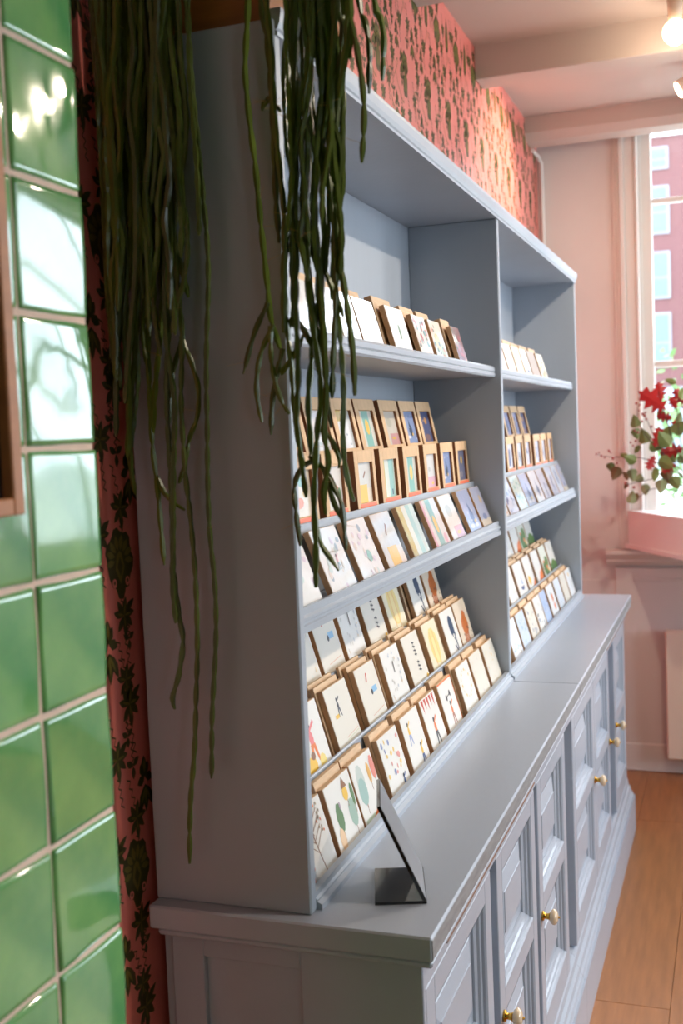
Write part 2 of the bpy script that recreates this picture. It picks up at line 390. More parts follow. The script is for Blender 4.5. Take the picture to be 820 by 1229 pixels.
# ------------------------------------------------------------------ green tiled pier
TX, TY, TP, TZ = 0.15, -0.335, 0.1302, 1.547
b = MB(); b.box(WX, TX - .0029, -1.15, TY - .002, 0, CZ, c=0)
pier = tag(b.build('wall_tiled_pier', GROUT), 'green glazed tile pier standing before the wallpapered wall', kind='structure')
TILEM = mat('green_glaze', rgb(72, 142, 86), 0.07, 0.3, 9, 0.12, 14, coat=0.8, objvar=0.12, col2=rgb(128, 176, 104))
def tile_mesh(seed, w, h):
    rnd = random.Random(seed); n = 10; v = []; f = []
    A = [(rnd.uniform(-1, 1), rnd.uniform(2, 6), rnd.uniform(2, 6), rnd.uniform(0, 6)) for _ in range(4)]
    tx, tz = rnd.uniform(-.0008, .0008), rnd.uniform(-.0008, .0008)
    for j in range(n + 1):
        for i in range(n + 1):
            U, V = i / n, j / n
            def edge(t):
                d = min(t, 1 - t); return min(1, d / .013)
            U2 = (0, .012, .05, .15, .3, .5, .7, .85, .95, .988, 1)[i]; V2 = (0, .012, .05, .15, .3, .5, .7, .85, .95, .988, 1)[j]
            e = min(edge(U2), edge(V2)); e = 1 - (1 - e) ** 2
            d = sum(a * math.sin(p * U2 + q * V2 + r) for a, p, q, r in A) * .0006
            wob = .0008 * math.sin(5 * V2 + seed) * (1 if i in (0, n) else 0); wob2 = .0008 * math.sin(6 * U2 + seed * 2) * (1 if j in (0, n) else 0)
            v.append((-.0034 + .0034 * e + d * e + tx * (U2 - .5) + tz * (V2 - .5), (U2 - .5) * w + wob, (V2 - .5) * h + wob2))
    for j in range(n):
        for i in range(n):
            a = j * (n + 1) + i; f.append((a, a + 1, a + n + 2, a + n + 1))
    me = bpy.data.meshes.new('tile'); me.from_pydata(v, [], f); me.materials.append(TILEM)
    me.polygons.foreach_set('use_smooth', [True] * len(f)); return me
TW = .1165; TPy = .1225
TMS = [tile_mesh(s, TW, .1245) for s in range(6)]
rt = random.Random(3)
for c_ in range(6):
    for k in range(-11, 9):
        zc_ = TZ - .0651 + TP * k
        if zc_ < .07 or zc_ > CZ - .06: continue
        o = link('tile', rt.choice(TMS), pier); o.location = (TX, TY - .0005 - TW / 2 - TPy * c_, zc_)
        o.rotation_euler = (rt.uniform(-.006, .006), rt.uniform(-.006, .006), rt.uniform(-.012, .012))
b = MB(); b.box(WX, TX - .0036, YB, -1.151, 0, CZ, c=0); b.build('added_bounce_return', mat('mid_green_paint', rgb(96, 140, 84), 0.5), pier)  # unseen green block added to replace red wallpaper bounce with green
# picture on the tiles
pf = tag(empty('picture_frame', (TX + .003, -.62, 1.49)), 'oak picture frame hung on the green tiles', 'picture frame')
def pfp(name, fn, m):
    b = MB(); fn(b); o = b.build(name, m, pf); unparent_offset(pf, o)
fy1, fy0, fz0, fz1 = -.4955, -.80, 1.488, 1.93; X0 = TX + .003
pfp('frame_rail', lambda b: b.box(X0, X0 + .02, fy1 - .016, fy1, fz0, fz1), FRAMEW)
pfp('frame_rail', lambda b: b.box(X0, X0 + .02, fy0, fy0 + .016, fz0, fz1), FRAMEW)
pfp('frame_rail', lambda b: b.box(X0, X0 + .02, fy0 + .016, fy1 - .016, fz0, fz0 + .016), FRAMEW)
pfp('frame_rail', lambda b: b.box(X0, X0 + .02, fy0 + .016, fy1 - .016, fz1 - .016, fz1), FRAMEW)
pfp('picture', lambda b: b.box(X0, X0 + .008, fy0 + .01, fy1 - .01, fz0 + .01, fz1 - .01), PICD)

# ------------------------------------------------------------------ base cabinets and worktops
ZC = 0.90; DB = 0.385; DF = 0.358; DC = 0.411; Y1 = 1.4165; YE = 2.895
MOULD = [(0, .385), (.003, .382), (.004, .3775), (.009, .3755), (.011, .371), (.018, .3675), (.019, .3635)]
def make_door(root, y0, y1, knob_y, stile=(.045, .045)):
    z0, z1 = .205, .802
    d = MB(); p0, p1 = y0 + stile[0], y1 - stile[1]
    rails = [(z0, .275), (.505, .549), (.762, z1)]
    d.box(DF, DB, y0, p0, z0, z1); d.box(DF, DB, p1, y1, z0, z1)
    for a, c_ in rails: d.box(DF, DB, p0 - .001, p1 + .001, a, c_)
    for a, c_ in ((.275, .505), (.549, .762)): d.rings(p0, p1, a, c_, MOULD, cap=False)
    do = d.build('door', PAINT, root)
    kids = [do]
    for a, c_ in ((.275, .505), (.549, .762)):
        r = MB(); r.rings(p0 + .018, p1 - .018, a + .018, c_ - .018, [(0, .3632), (.020, .3632), (.024, .366), (.05, .373), (.0505, .3745)])
        kids.append(r.build('raised_panel', PAINT, do))
    kn = MB()
    prof = [(0, .010), (.004, .010), (.006, .0055), (.014, .0065), (.017, .009)]
    kn.tube([(DB + a, knob_y, .508) for a, r in prof], [r for a, r in prof], 16, 0)
    prof = [(.016, .006), (.019, .013), (.023, .0165), (.027, .0165), (.031, .013), (.0335, .007), (.034, .003)]
    kn.tube([(DB + a, knob_y, .508) for a, r in prof], [r for a, r in prof], 18, 1)
    kn.tube([(DB + .034, knob_y, .508), (DB + .0375, knob_y, .508)], [.003, .002], 8, 0)
    k = kn.build('knob', [BRASS, PORC], do, smooth=True); kids.append(k)
    do.location = (-root.location.x, -root.location.y, -root.location.z)
    k['label'] = 'cream porcelain knob on a brass stem'
def base_cabinet(y0, y1, doors, label, near_end):
    root = tag(empty('base_cabinet', (.2, (y0 + y1) / 2, 0)), label, 'cabinet', 'base cabinets under the worktop')
    def part(name, fn, m=PAINT):
        b = MB(); fn(b); o = b.build(name, m, root); unparent_offset(root, o); return o
    ya = y0 + (.012 if near_end else 0)
    def carc(b):
        b.box(0, DF - .018, ya, y1, .02, .845)
    part('carcass', carc)
    def frame(b):
        b.box(DF - .018, DF, y0 + .003, y1 - .001, .14, .207); b.box(DF - .018, DF, y0 + .003, y1 - .001, .80, .856)
        ends = [y0] + [v for d in doors for v in (d[0], d[1])] + [y1]
        for k in range(0, len(ends), 2):
            if ends[k + 1] - ends[k] > .002: b.box(DF - .0182, DF, max(ends[k] - .004, y0 + .003), min(ends[k + 1] + .004, y1 - .001), .2, .805)
    part('face_frame', frame)
    part('top_rail', lambda b: b.box(DF, DB + .002, y0 + .002, y1 - (0 if near_end else .012), .806, .857))
    pl_ = [(DF - .03, .0), (.41, .0), (.41, .134), (.404, .134), (.400, .146), (.395, .150), (.393, .165), (.386, .172), (.384, .19), (.376, .198), (DF, .203), (DF - .03, .203)]
    part('plinth', lambda b: b.ext_y(pl_, y0 - (.012 if near_end else 0), y1 + (0 if near_end else .01)))
    if near_end:
        def endp(b):
            b.box(0.018, .068, y0, y0 + .012, .10, .85); b.box(.215, DB + .004, y0, y0 + .012, .10, .857)
            b.box(.068, .215, y0, y0 + .012, .10, .19); b.box(.068, .215, y0, y0 + .012, .82, .85)
        part('end_frame', endp)
        part('end_panel', lambda b: b.box(.06, .22, y0 + .0105, y0 + .02, .18, .83))
        part('end_plinth', lambda b: b.box(.01, .40, y0 - .012, y0 + .002, 0, .134))
    for d in doors: make_door(root, *d)
    return root
base_cabinet(.004, Y1, [(.03, .445, .43), (.497, .880, .519), (.918, 1.312, .938)], 'grey blue panelled base cabinet below the trailing plant', True)
base_cabinet(Y1 + .001, YE - .01, [(1.446, 1.897, 1.878), (1.900, 2.300, 2.281), (2.468, 2.850, 2.49)], 'grey blue panelled base cabinet next to the window wall', False)
def worktop(y0, y1, label, near_end, worn):
    root = tag(empty('worktop', (.2, (y0 + y1) / 2, .857)), label, 'worktop', 'worktop sections of the base cabinets')
    b = MB(); b.box(.0, DC, y0, y1, .8665, ZC, c=.0025); o = b.build('slab', PAINT, root); unparent_offset(root, o)
    b = MB(); b.box(DC - .001, DC + .0006, y0 + .002, y1 - .0015, .8695, .8965, c=.0004); o = b.build('front_edge', EDGE, root); unparent_offset(root, o)
    b = MB(); b.box(.012, DC - .001, y0 + (.002 if near_end else .0), y1 - (0 if near_end else .006), .8575, .867, c=.003); o = b.build('moulding', PAINT, root); unparent_offset(root, o)
    for (a, c_) in worn:
        b = MB(); b.box(DC - .003, DC - .0004, a, c_, .8562, .8612, c=.001); o = b.build('worn_edge', WORN, root); unparent_offset(root, o); o['label'] = 'strip of bare worn wood on the edge'
worktop(-.025, Y1, 'grey blue worktop section carrying the black sign holder', True, [(.055, .75)])
worktop(Y1 + .0015, YE, 'grey blue worktop section running up to the window wall', False, [(2.05, 2.86)])

# ------------------------------------------------------------------ hutch
hutch = tag(empty('display_hutch', (.12, 1.42, ZC)), 'tall grey blue open display hutch standing on the worktop', 'hutch')
def hp(name, fn, m=PAINT_H):
    b = MB(); fn(b); o = b.build(name, m, hutch); unparent_offset(hutch, o); return o
DH = .237; ZT = 2.083; L = 2.848
BAYS = [(.02, 1.416), (1.436, L - .019)]
hp('side_panel', lambda b: b.box(0, DH, 0, .02, ZC, ZT, c=.0025))
hp('side_panel', lambda b: b.box(0, DH, L - .019, L, ZC, ZT, c=.0025))
hp('divider', lambda b: b.box(.008, DH, 1.416, 1.436, ZC, 2.063, c=.0025))
hp('back_panel', lambda b: b.box(-.006, .008, .02, L - .019, ZC, 2.063))
hp('top_board', lambda b: b.box(0, DH - .002, .02, L - .019, 2.063, ZT))
CORN = [(DH - .006, 2.062), (DH + .003, 2.062), (DH + .004, 2.066), (DH + .001, 2.0685), (DH + .004, 2.071), (DH + .007, 2.078), (DH + .009, 2.09), (DH + .009, 2.096), (DH - .006, 2.096)]
hp('cornice', lambda b: b.ext_y(CORN, 0.004, L - .001))
for (a, c_) in BAYS:
    # upper shelf
    hp('shelf', lambda b: b.box(.008, .212, a, c_, 1.674, 1.685))
    hp('shelf_lip', lambda b: b.ext_y([(.211, 1.672), (.219, 1.672), (.222, 1.676), (.222, 1.682), (.2195, 1.684), (.2215, 1.687), (.2215, 1.695), (.218, 1.6995), (.211, 1.6995)], a, c_))
    # middle stepped shelf
    hp('shelf', lambda b: b.box(.008, .214, a, c_, 1.279, 1.296))
    hp('shelf_lip', lambda b: b.ext_y([(.2138, 1.277), (.225, 1.277), (.225, 1.2865), (.2215, 1.288), (.2215, 1.2915), (.224, 1.293), (.224, 1.297), (.2195, 1.300), (.2195, 1.3105), (.2138, 1.3105)], a, c_))
    hp('tier_step', lambda b: b.box(.01, .1525, a, c_, 1.296, 1.401)); hp('tier_lip', lambda b: b.box(.1526, .159, a, c_, 1.385, 1.413))
    hp('tier_step', lambda b: b.box(.01, .093, a, c_, 1.401, 1.500)); hp('tier_lip', lambda b: b.box(.0931, .0985, a, c_, 1.486, 1.511))
    # bottom stepped shelf
    hp('shelf_lip', lambda b: b.ext_y([(.2245, ZC), (.245, ZC), (.245, ZC + .008), (.2385, ZC + .011), (.2385, ZC + .014), (.235, ZC + .016), (.235, ZC + .024), (.2245, ZC + .024)], a, c_))
    hp('tier_step', lambda b: b.box(.01, .1595, a, c_, ZC + .001, 1.010)); hp('tier_lip', lambda b: b.box(.1596, .1655, a, c_, .997, 1.0245))
    hp('tier_step', lambda b: b.box(.01, .0915, a, c_, 1.010, 1.108)); hp('tier_lip', lambda b: b.box(.0916, .0962, a, c_, 1.095, 1.118))

# ------------------------------------------------------------------ print tiles and boxed prints
PC = {}
def pcol(c):
    c = tuple(c)
    if c not in PC: PC[c] = mat('ink_%d_%d_%d' % c, rgb(*c), 0.35)
    return PC[c]
WH = (226, 223, 217); IV = (220, 214, 202); GY = (205, 202, 196); LB = (196, 208, 222); BE = (222, 206, 186)
DK = (44, 42, 50); RED = (196, 62, 40); OR = (226, 120, 50); YE_ = (232, 186, 62); MU = (190, 168, 62); BL = (70, 92, 140); NV = (46, 66, 96); TE = (120, 176, 164); GR = (84, 120, 66); PK = (218, 158, 164); BR = (140, 92, 56); SK = (150, 178, 214); LI = (168, 172, 206); OLV = (96, 128, 60)
def E_(u, v, a, b_, c): return ('e', u, v, a, b_, c)
def Rr(a, b_, c, d, col): return ('r', a, b_, c, d, col)
def fig(u, v, s, c1, c2): return [E_(u, v + .10 * s, .035 * s, .04 * s, DK), E_(u, v, .045 * s, .08 * s, c1), ('p', [(u - .05 * s, v - .04 * s), (u + .01 * s, v - .04 * s), (u - .05 * s, v - .2 * s), (u - .08 * s, v - .2 * s)], c2), ('p', [(u - .01 * s, v - .04 * s), (u + .05 * s, v - .04 * s), (u + .08 * s, v - .2 * s), (u + .05 * s, v - .2 * s)], c2), ('p', [(u, v + .06 * s), (u + .13 * s, v + .12 * s), (u + .12 * s, v + .15 * s), (u, v + .09 * s)], c1)]
def tree(u, v, h, c, w=.1): return [Rr(u - .008, v, u + .008, v + h * .5, BR), E_(u, v + h * .65, w, h * .4, c)]
def speck(seed, cols, n=16, s=.018, lo=.1, hi=.9):
    r = random.Random(seed); return [E_(r.uniform(.1, .9), r.uniform(lo, hi), s * r.uniform(.6, 1.5), s * r.uniform(.6, 1.5), r.choice(cols)) for _ in range(n)]
def stroke(pts, w, c):
    o = []
    for (a, b_), (d, e) in zip(pts, pts[1:]):
        l = math.hypot(d - a, e - b_) or 1; nx, ny = -(e - b_) / l * w, (d - a) / l * w
        o.append(('p', [(a - nx, b_ - ny), (d - nx, e - ny), (d + nx, e + ny), (a + nx, b_ + ny)], c))
    return o
def bare_tree():
    r = random.Random(5); o = stroke([(.62, .08), (.55, .35), (.5, .6), (.48, .92)], .012, BR)
    for k in range(9):
        v = .38 + k * .055; s = 1 if k % 2 else -1; e = (.52 + s * r.uniform(.18, .3), v + r.uniform(.12, .22)); o += stroke([(.53, v), e], .006, BR)
        for q in range(3): o.append(E_(e[0] + r.uniform(-.06, .06), e[1] + r.uniform(-.06, .06), .018, .022, random.choice([(150, 120, 70), (120, 96, 60), OR])))
    return o + fig(.14, .16, .9, OR, DK)
LETTER = sum([stroke([(.52, .82 - k * .075), (.66, .80 - k * .075)], .012, DK) + stroke([(.56 + .02 * (k % 3), .84 - k * .075), (.60, .78 - k * .075)], .012, DK) for k in (0, 1, 2, 3, 5, 6, 7)], [])
def bunting(): return sum([[('p', [(.08 + k * .17, .98), (.2 + k * .17, .98), (.16 + k * .17, .74 + .05 * (k % 2))], RED)] for k in range(5)], [])
def ring(c, n=14): return [E_(.5 + .33 * math.cos(k * 6.283 / n), .62 + .26 * math.sin(k * 6.283 / n), .03, .03, c if k % 2 else (214, 206, 190)) for k in range(n)]
def foliage(): return [E_(.35, .3, .3, .22, GR), E_(.7, .45, .25, .2, OLV), E_(.5, .12, .35, .12, GR), E_(.6, .3, .12, .06, OR), E_(.3, .5, .1, .05, OR), E_(.75, .2, .12, .06, (230, 170, 90))]
def whale(): return [E_(.6, .62, .17, .24, NV), E_(.66, .45, .1, .16, NV), ('p', [(.62, .5), (.72, .48), (.74, .1), (.68, .1)], NV), ('p', [(.5, .2), (.56, .22), (.7, .05), (.64, .03)], NV), E_(.62, .4, .05, .05, WH)]
def tiger(): return [E_(.55, .45, .26, .22, (196, 108, 48)), E_(.62, .64, .14, .13, (196, 108, 48))] + sum([stroke([(.36 + k * .09, .3), (.34 + k * .09, .08)], .03, (184, 96, 44)) for k in range(4)], []) + speck(3, [DK], 8, .022, .1, .4)
def bird(c): return [E_(.55, .4, .15, .18, c), ('p', [(.45, .5), (.6, .52), (.5, .75)], c), E_(.66, .28, .06, .05, YE_), E_(.3, .2, .18, .05, (220, 216, 226))]
D = {}
def design(key, base, shapes, gloss=False): D[key] = (base, shapes, gloss)
design('bare brown tree', WH, bare_tree())
design('yellow birdhouse', WH, tree(.3, .2, .5, GR, .12) + tree(.78, .12, .5, (150, 176, 160), .14) + tree(.92, .4, .4, GR, .06) + [Rr(.7, .55, .715, .75, BR), E_(.68, .74, .1, .1, YE_), ('p', [(.57, .82), (.68, .97), (.8, .82)], BR), E_(.2, .25, .1, .16, (226, 190, 150)), E_(.38, .66, .03, .06, (170, 150, 160))])
design('grey firs and coral trees', WH, tree(.3, .3, .6, (190, 198, 190), .16) + tree(.28, .22, .5, (150, 180, 172), .17) + tree(.7, .45, .4, (214, 160, 70), .07) + tree(.9, .45, .45, (222, 130, 110), .1) + [Rr(.05, .0, .98, .18, (198, 214, 196)), ('p', [(.4, .04), (.62, .12), (.62, .2), (.4, .12)], OR)])
design('scattered confetti dots', WH, speck(11, [(222, 150, 140), (140, 150, 190), (232, 196, 110)], 17, .04, .35, .95) + fig(.72, .16, .9, BL, RED))
design('two small figures', WH, fig(.3, .72, 1.1, YE_, (150, 160, 200)) + fig(.68, .3, 1.1, YE_, BL))
design('red bunting dancer', WH, bunting() + fig(.5, .42, 1.4, OR, DK) + [E_(.5, .02, .35, .06, RED)])
design('black haired weightlifter', WH, fig(.52, .42, 1.3, OR, (170, 110, 90)) + [E_(.38, .68, .05, .06, DK), E_(.64, .72, .05, .06, DK)] + stroke([(.38, .68), (.64, .72)], .008, DK) + [Rr(0, .97, 1, 1, OR), Rr(.97, 0, 1, 1, OR)])
design('yellow garland ring', WH, ring(YE_))
design('nearly blank ivory print', IV, speck(21, [GY, (222, 210, 190)], 8, .03))
design('faint peach speckles', IV, speck(22, [(226, 200, 160), (214, 216, 206)], 22, .026))
design('orange and pink cyclist', WH, fig(.5, .5, 1.7, (226, 120, 120), OR) + [E_(.3, .15, .18, .14, YE_), E_(.7, .12, .12, .12, (234, 210, 120)), E_(.4, .28, .08, .06, BR)])
design('swinging figure on yellow', IV, fig(.42, .68, .9, DK, (80, 80, 90)) + [Rr(.2, .5, .36, .56, YE_)] + stroke([(.4, .16), (.95, .2)], .006, (214, 180, 160)) + stroke([(.4, .12), (.95, .16)], .006, (200, 200, 170)))
design('diver over blue square', IV, [Rr(.58, .5, .82, .6, (130, 178, 214)), E_(.55, .52, .05, .05, DK)] + stroke([(.42, .72), (.5, .86)], .025, RED) + stroke([(.3, .16), (.9, .2)], .006, (214, 170, 150)))
design('faint grey skaters', (226, 224, 220), speck(31, [GY, (190, 196, 206), (216, 200, 180)], 22, .03) + stroke([(.5, .55), (.53, .75)], .02, (110, 100, 96)))
design('column of small black letters', IV, LETTER + [E_(.9, .08, .06, .06, YE_)])
design('golden glowing forest', (226, 216, 186), [E_(.5, .5, .3, .38, (230, 206, 130)), E_(.5, .42, .16, .26, (236, 214, 150))] + stroke([(.35, .1), (.38, .8)], .02, (224, 176, 110)) + stroke([(.62, .1), (.6, .8)], .02, (224, 176, 110)))
design('dark blue whale', WH, whale())
design('orange tiger', BE, tiger())
def glare(seed): return speck(seed, [(214, 196, 206), (196, 214, 206), (222, 206, 190), (150, 170, 180)], 16, .045)  # washed-out specks: surface glare put into the print colours
design('bleached pastel splashes', WH, glare(41), True)
design('pastel garden figures', WH, glare(42) + fig(.6, .5, .7, PK, (150, 170, 180)), True)
design('pale pastel flowers', WH, glare(43) + [E_(.6, .4, .1, .1, TE)], True)
design('yellow square and tan bird', GY, [Rr(.25, .0, .72, .42, YE_), Rr(.72, .05, .98, .4, BE)] + stroke([(.45, .62), (.6, .8)], .03, BR), True)
design('mustard and aqua stripes', (190, 214, 206), [Rr(.0, .0, .26, 1, MU), Rr(.26, 0, .5, 1, (214, 216, 200)), Rr(.5, 0, .74, 1, (150, 196, 190)), Rr(.78, .0, .86, .3, (200, 206, 196))], True)
design('sage and yellow pattern', (214, 206, 196), [Rr(0, 0, .12, 1, PK), Rr(.3, .0, .62, 1, TE), E_(.48, .5, .1, .18, YE_), E_(.8, .2, .1, .1, PK)], True)
design('pink block on beige', (222, 214, 200), [Rr(.35, .0, .98, .34, (214, 160, 160)), E_(.45, .66, .2, .14, (200, 196, 178)), E_(.6, .2, .16, .04, YE_)], True)
design('lilac night sky', (164, 172, 204), bird(BL) + [E_(.7, .2, .16, .05, (220, 214, 226))] + speck(51, [WH], 5, .03), True)
design('lilac dusk landscape', (178, 180, 204), [Rr(0, 0, 1, .25, BE), E_(.5, .3, .2, .08, (120, 130, 170)), E_(.7, .7, .12, .1, (214, 186, 150))], True)
design('orange picnic scene', (226, 210, 186), [E_(.4, .3, .2, .12, OR), E_(.7, .5, .14, .1, YE_), E_(.5, .75, .14, .1, TE)], True)
design('orange birds on beige', (214, 206, 196), [E_(.6, .5, .16, .06, OR), E_(.4, .7, .14, .05, RED), E_(.8, .3, .1, .2, GR), E_(.3, .25, .1, .05, OR)])
design('yellow square panel', GY, [Rr(.15, .0, .68, .45, YE_), Rr(.68, .0, 1, .35, BE)] + stroke([(.45, .62), (.62, .78)], .03, BR))
design('mustard and teal bands', (210, 214, 200), [Rr(.0, .0, .25, 1, MU), Rr(.55, 0, .9, 1, (140, 186, 178)), Rr(.7, .05, .78, .2, NV)])
design('gold oval on teal', (206, 202, 190), [Rr(.3, .0, .75, 1, TE), E_(.54, .55, .13, .22, YE_)])
design('pink floor and grey wall', (204, 202, 200), [Rr(.2, .0, 1, .32, (206, 160, 176)), E_(.45, .55, .12, .08, (180, 178, 176)), E_(.7, .12, .12, .05, YE_)])
design('blue bird at night', (130, 148, 190), bird(NV) + speck(52, [WH], 5, .03))
design('grey blue gold moon', (104, 110, 138), [E_(.62, .68, .12, .14, (206, 170, 90)), E_(.5, .2, .2, .12, (140, 136, 150))])
design('bright window reflection', WH, glare(60), True)  # reflected light painted as pale print colours
design('mustard corner on white', (222, 226, 226), [Rr(.0, .72, .5, 1, MU)] + glare(61)[:8], True)
design('dark blue night garden', (86, 96, 136), [E_(.6, .7, .12, .12, (206, 150, 90)), E_(.55, .15, .25, .12, (140, 110, 110))] + speck(53, [(206, 190, 150)], 5, .03))
for n_, s_ in (('plain white print', 70), ('white print with grey flecks', 71), ('white print with faint lines', 72), ('white print with pale leaves', 73)):
    design(n_, WH, [('e', u, v, a * .8, b2 * .8, (226, 224, 220)) for (_, u, v, a, b2, c) in glare(s_)], True)
design('red and green flowers', (232, 220, 200), speck(75, [RED, (206, 110, 80), GR, TE, OLV], 22, .06), True)
design('yellow meadow', (224, 214, 180), [E_(.4, .5, .25, .2, YE_), E_(.7, .3, .2, .2, (190, 190, 120))] + speck(76, [OR, GR], 10, .05), True)
design('dark red woodland', (150, 84, 70), speck(77, [BR, (206, 150, 110), OLV, RED], 22, .07), True)
for n_, c_, cols in (('pale blue wash', LB, [SK, WH]), ('ivory wash with marks', IV, [(200, 190, 170), BL]), ('black and blue speckles', WH, [BL, DK, GY]), ('sky blue field', (176, 192, 220), [SK, WH, BL]), ('faint blue print', (214, 220, 228), [LB, GY]), ('cream print', IV, [GY, BE]), ('white grey print', WH, [GY, LB]), ('white blue print', (226, 230, 236), [SK, GY])):
    design(n_, c_, speck(hash(n_) % 97 if False else len(n_) * 7, cols, 16, .035))
design('two orange dots', (226, 226, 226), [E_(.55, .62, .12, .12, OR), E_(.6, .36, .11, .11, OR), E_(.4, .75, .05, .04, TE)])
design('single yellow dot', (224, 226, 228), [E_(.5, .82, .08, .07, YE_), E_(.6, .5, .1, .2, (206, 206, 206))])
design('orange and yellow hill', WH, [E_(.3, .3, .16, .14, YE_), ('p', [(.5, .0), (1, .0), (1, .3)], OR)])
design('orange hill', WH, [('p', [(.2, .0), (1, .0), (1, .4), (.6, .3)], OR)])
design('green foliage', (220, 220, 206), foliage())
design('green grass strip', WH, [Rr(0, 0, 1, .3, GR), E_(.5, .3, .3, .1, OLV), E_(.5, .8, .1, .1, GY)])
design('blue ink bird', (214, 212, 222), bird(BL), True)
design('pale green lake', (214, 222, 214), speck(81, [TE, SK, WH], 16, .05), True)
design('lilac blossoms', (214, 212, 226), speck(82, [LI, SK, WH, BL], 20, .045), True)
design('peach and blue shore', (222, 214, 206), speck(83, [SK, (226, 180, 140), WH], 16, .05) + [Rr(.3, 0, .8, .1, (240, 160, 70))], True)
design('blue figure row', (200, 206, 224), fig(.5, .4, 1.3, BL, NV) + speck(84, [WH, LI], 8, .05), True)
design('blue iris print', (206, 208, 226), [E_(.5, .5, .14, .24, BL), E_(.5, .3, .1, .1, LI)] + speck(85, [WH], 5, .05), True)
design('blue pine print', (208, 212, 226), tree(.5, .15, .7, BL, .12), True)
design('blue dancer', (200, 204, 222), fig(.5, .5, 1.5, BL, NV))
design('blue heron', (206, 208, 220), [E_(.5, .4, .12, .16, BL)] + stroke([(.5, .5), (.52, .85)], .03, BL) + stroke([(.5, .25), (.5, .05)], .015, NV))

for n_, a_, sh in (('white print with one leaf', WH, [E_(.5, .5, .06, .16, GR)]), ('pale rose print', (234, 220, 214), speck(91, [PK, GY], 10, .04)), ('plain ivory print', IV, []), ('pale sand print', (226, 214, 190), speck(93, [BE, GY], 9, .04)), ('ochre splashes', (230, 222, 200), speck(94, [YE_, BR, OR], 9, .07)),
                   ('tiny blue boat', WH, [('p', [(.3, .3), (.7, .3), (.6, .2), (.4, .2)], BL), ('p', [(.5, .35), (.5, .65), (.66, .35)], SK)]), ('blue lantern', (196, 202, 222), [Rr(.4, .3, .6, .7, BL), E_(.5, .5, .06, .1, YE_)]), ('blue doorway', (204, 206, 222), [Rr(.35, .1, .65, .7, BL), E_(.5, .7, .15, .12, BL)]), ('two blue trees', (206, 210, 222), tree(.33, .1, .6, BL, .1) + tree(.68, .1, .5, NV, .1)), ('blue umbrella', (210, 208, 222), [('p', [(.2, .5), (.5, .75), (.8, .5)], BL), Rr(.49, .15, .51, .5, NV)]),
                   ('blue cat at night', (130, 140, 180), [E_(.5, .35, .15, .2, NV), E_(.55, .6, .1, .1, NV)]), ('blue tower at night', (136, 146, 186), [Rr(.4, .1, .6, .8, NV), E_(.5, .6, .04, .05, YE_)])):
    design(n_, a_, sh)
GLOSSM = {}
def print_mesh(key, w, h, u0=0, u1=1, v0=0, v1=1):
    base, shapes, gloss = D[key]
    mats = []; b = MB()
    def mi(c):
        m = pcol(c)
        if gloss:
            nm = m.name + '_wrapped'; m = mat(nm, rgb(*c), 0.3, 0, 8, 0.5, 45, coat=1.0)
        if m not in mats: mats.append(m)
        return mats.index(m)
    # local frame: x out of the face, y across, z up the face; origin bottom left of the print
    b.quad([(0, 0, 0), (0, w, 0), (0, w, h), (0, 0, h)], mi(base))
    for k, s in enumerate(shapes):
        x = .00012 + .00003 * k
        cl = lambda u, v: (x, max(0, min(1, u)) * w, max(0, min(1, v)) * h)
        if s[0] == 'e': pts = [cl(s[1] + s[3] * math.cos(t * .6283), s[2] + s[4] * math.sin(t * .6283)) for t in range(10)]; c = s[5]
        elif s[0] == 'r': pts = [cl(s[1], s[2]), cl(s[3], s[2]), cl(s[3], s[4]), cl(s[1], s[4])]; c = s[5]
        else: pts = [cl(*p) for p in s[1]]; c = s[2]
        b.quad(pts, mi(c))
    me = bpy.data.meshes.new('printed_face'); me.from_pydata(b.v, [], b.f)
    for m in mats: me.materials.append(m)
    me.polygons.foreach_set('material_index', b.m); me.update()
    return me
BODY = {}
def body_mesh(w, h, th, m1, m2):
    k = (round(w, 4), round(h, 4), round(th, 4), m1.name)
    if k not in BODY:
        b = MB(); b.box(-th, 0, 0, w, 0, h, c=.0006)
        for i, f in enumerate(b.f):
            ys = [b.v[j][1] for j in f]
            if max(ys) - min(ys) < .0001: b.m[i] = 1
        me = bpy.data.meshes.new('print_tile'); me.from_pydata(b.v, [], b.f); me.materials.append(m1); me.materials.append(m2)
        me.polygons.foreach_set('material_index', b.m); BODY[k] = me
    return BODY[k]
def carton_mesh(w, h, dp):
    k = ('c', round(w, 4), round(h, 4), dp)
    if k not in BODY:
        b = MB(); l, r, t, bo = .17 * w, .13 * w, .2 * h, .16 * h
        b.box(-dp, 0, 0, l, 0, h, c=.0006); b.box(-dp, 0, w - r, w, 0, h, c=.0006)
        b.box(-dp, 0, l - .0002, w - r + .0002, h - t, h, c=.0006); b.box(-dp, 0, l - .0002, w - r + .0002, 0, bo, c=.0006)
        b.box(-dp, -.006, l - .001, w - r + .001, bo - .001, h - t + .001, c=0)
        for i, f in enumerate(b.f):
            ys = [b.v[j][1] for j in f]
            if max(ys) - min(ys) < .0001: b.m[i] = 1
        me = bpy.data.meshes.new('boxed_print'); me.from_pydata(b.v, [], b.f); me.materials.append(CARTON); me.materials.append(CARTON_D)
        me.polygons.foreach_set('material_index', b.m); BODY[k] = me
    return BODY[k]
ORD = ['first', 'second', 'third', 'fourth', 'fifth', 'sixth', 'seventh', 'eighth', 'ninth', 'tenth', 'eleventh']
STRIP = mat('coral_label_strip', rgb(240, 120, 84), 0.5)
USED = set()
rj = random.Random(12)
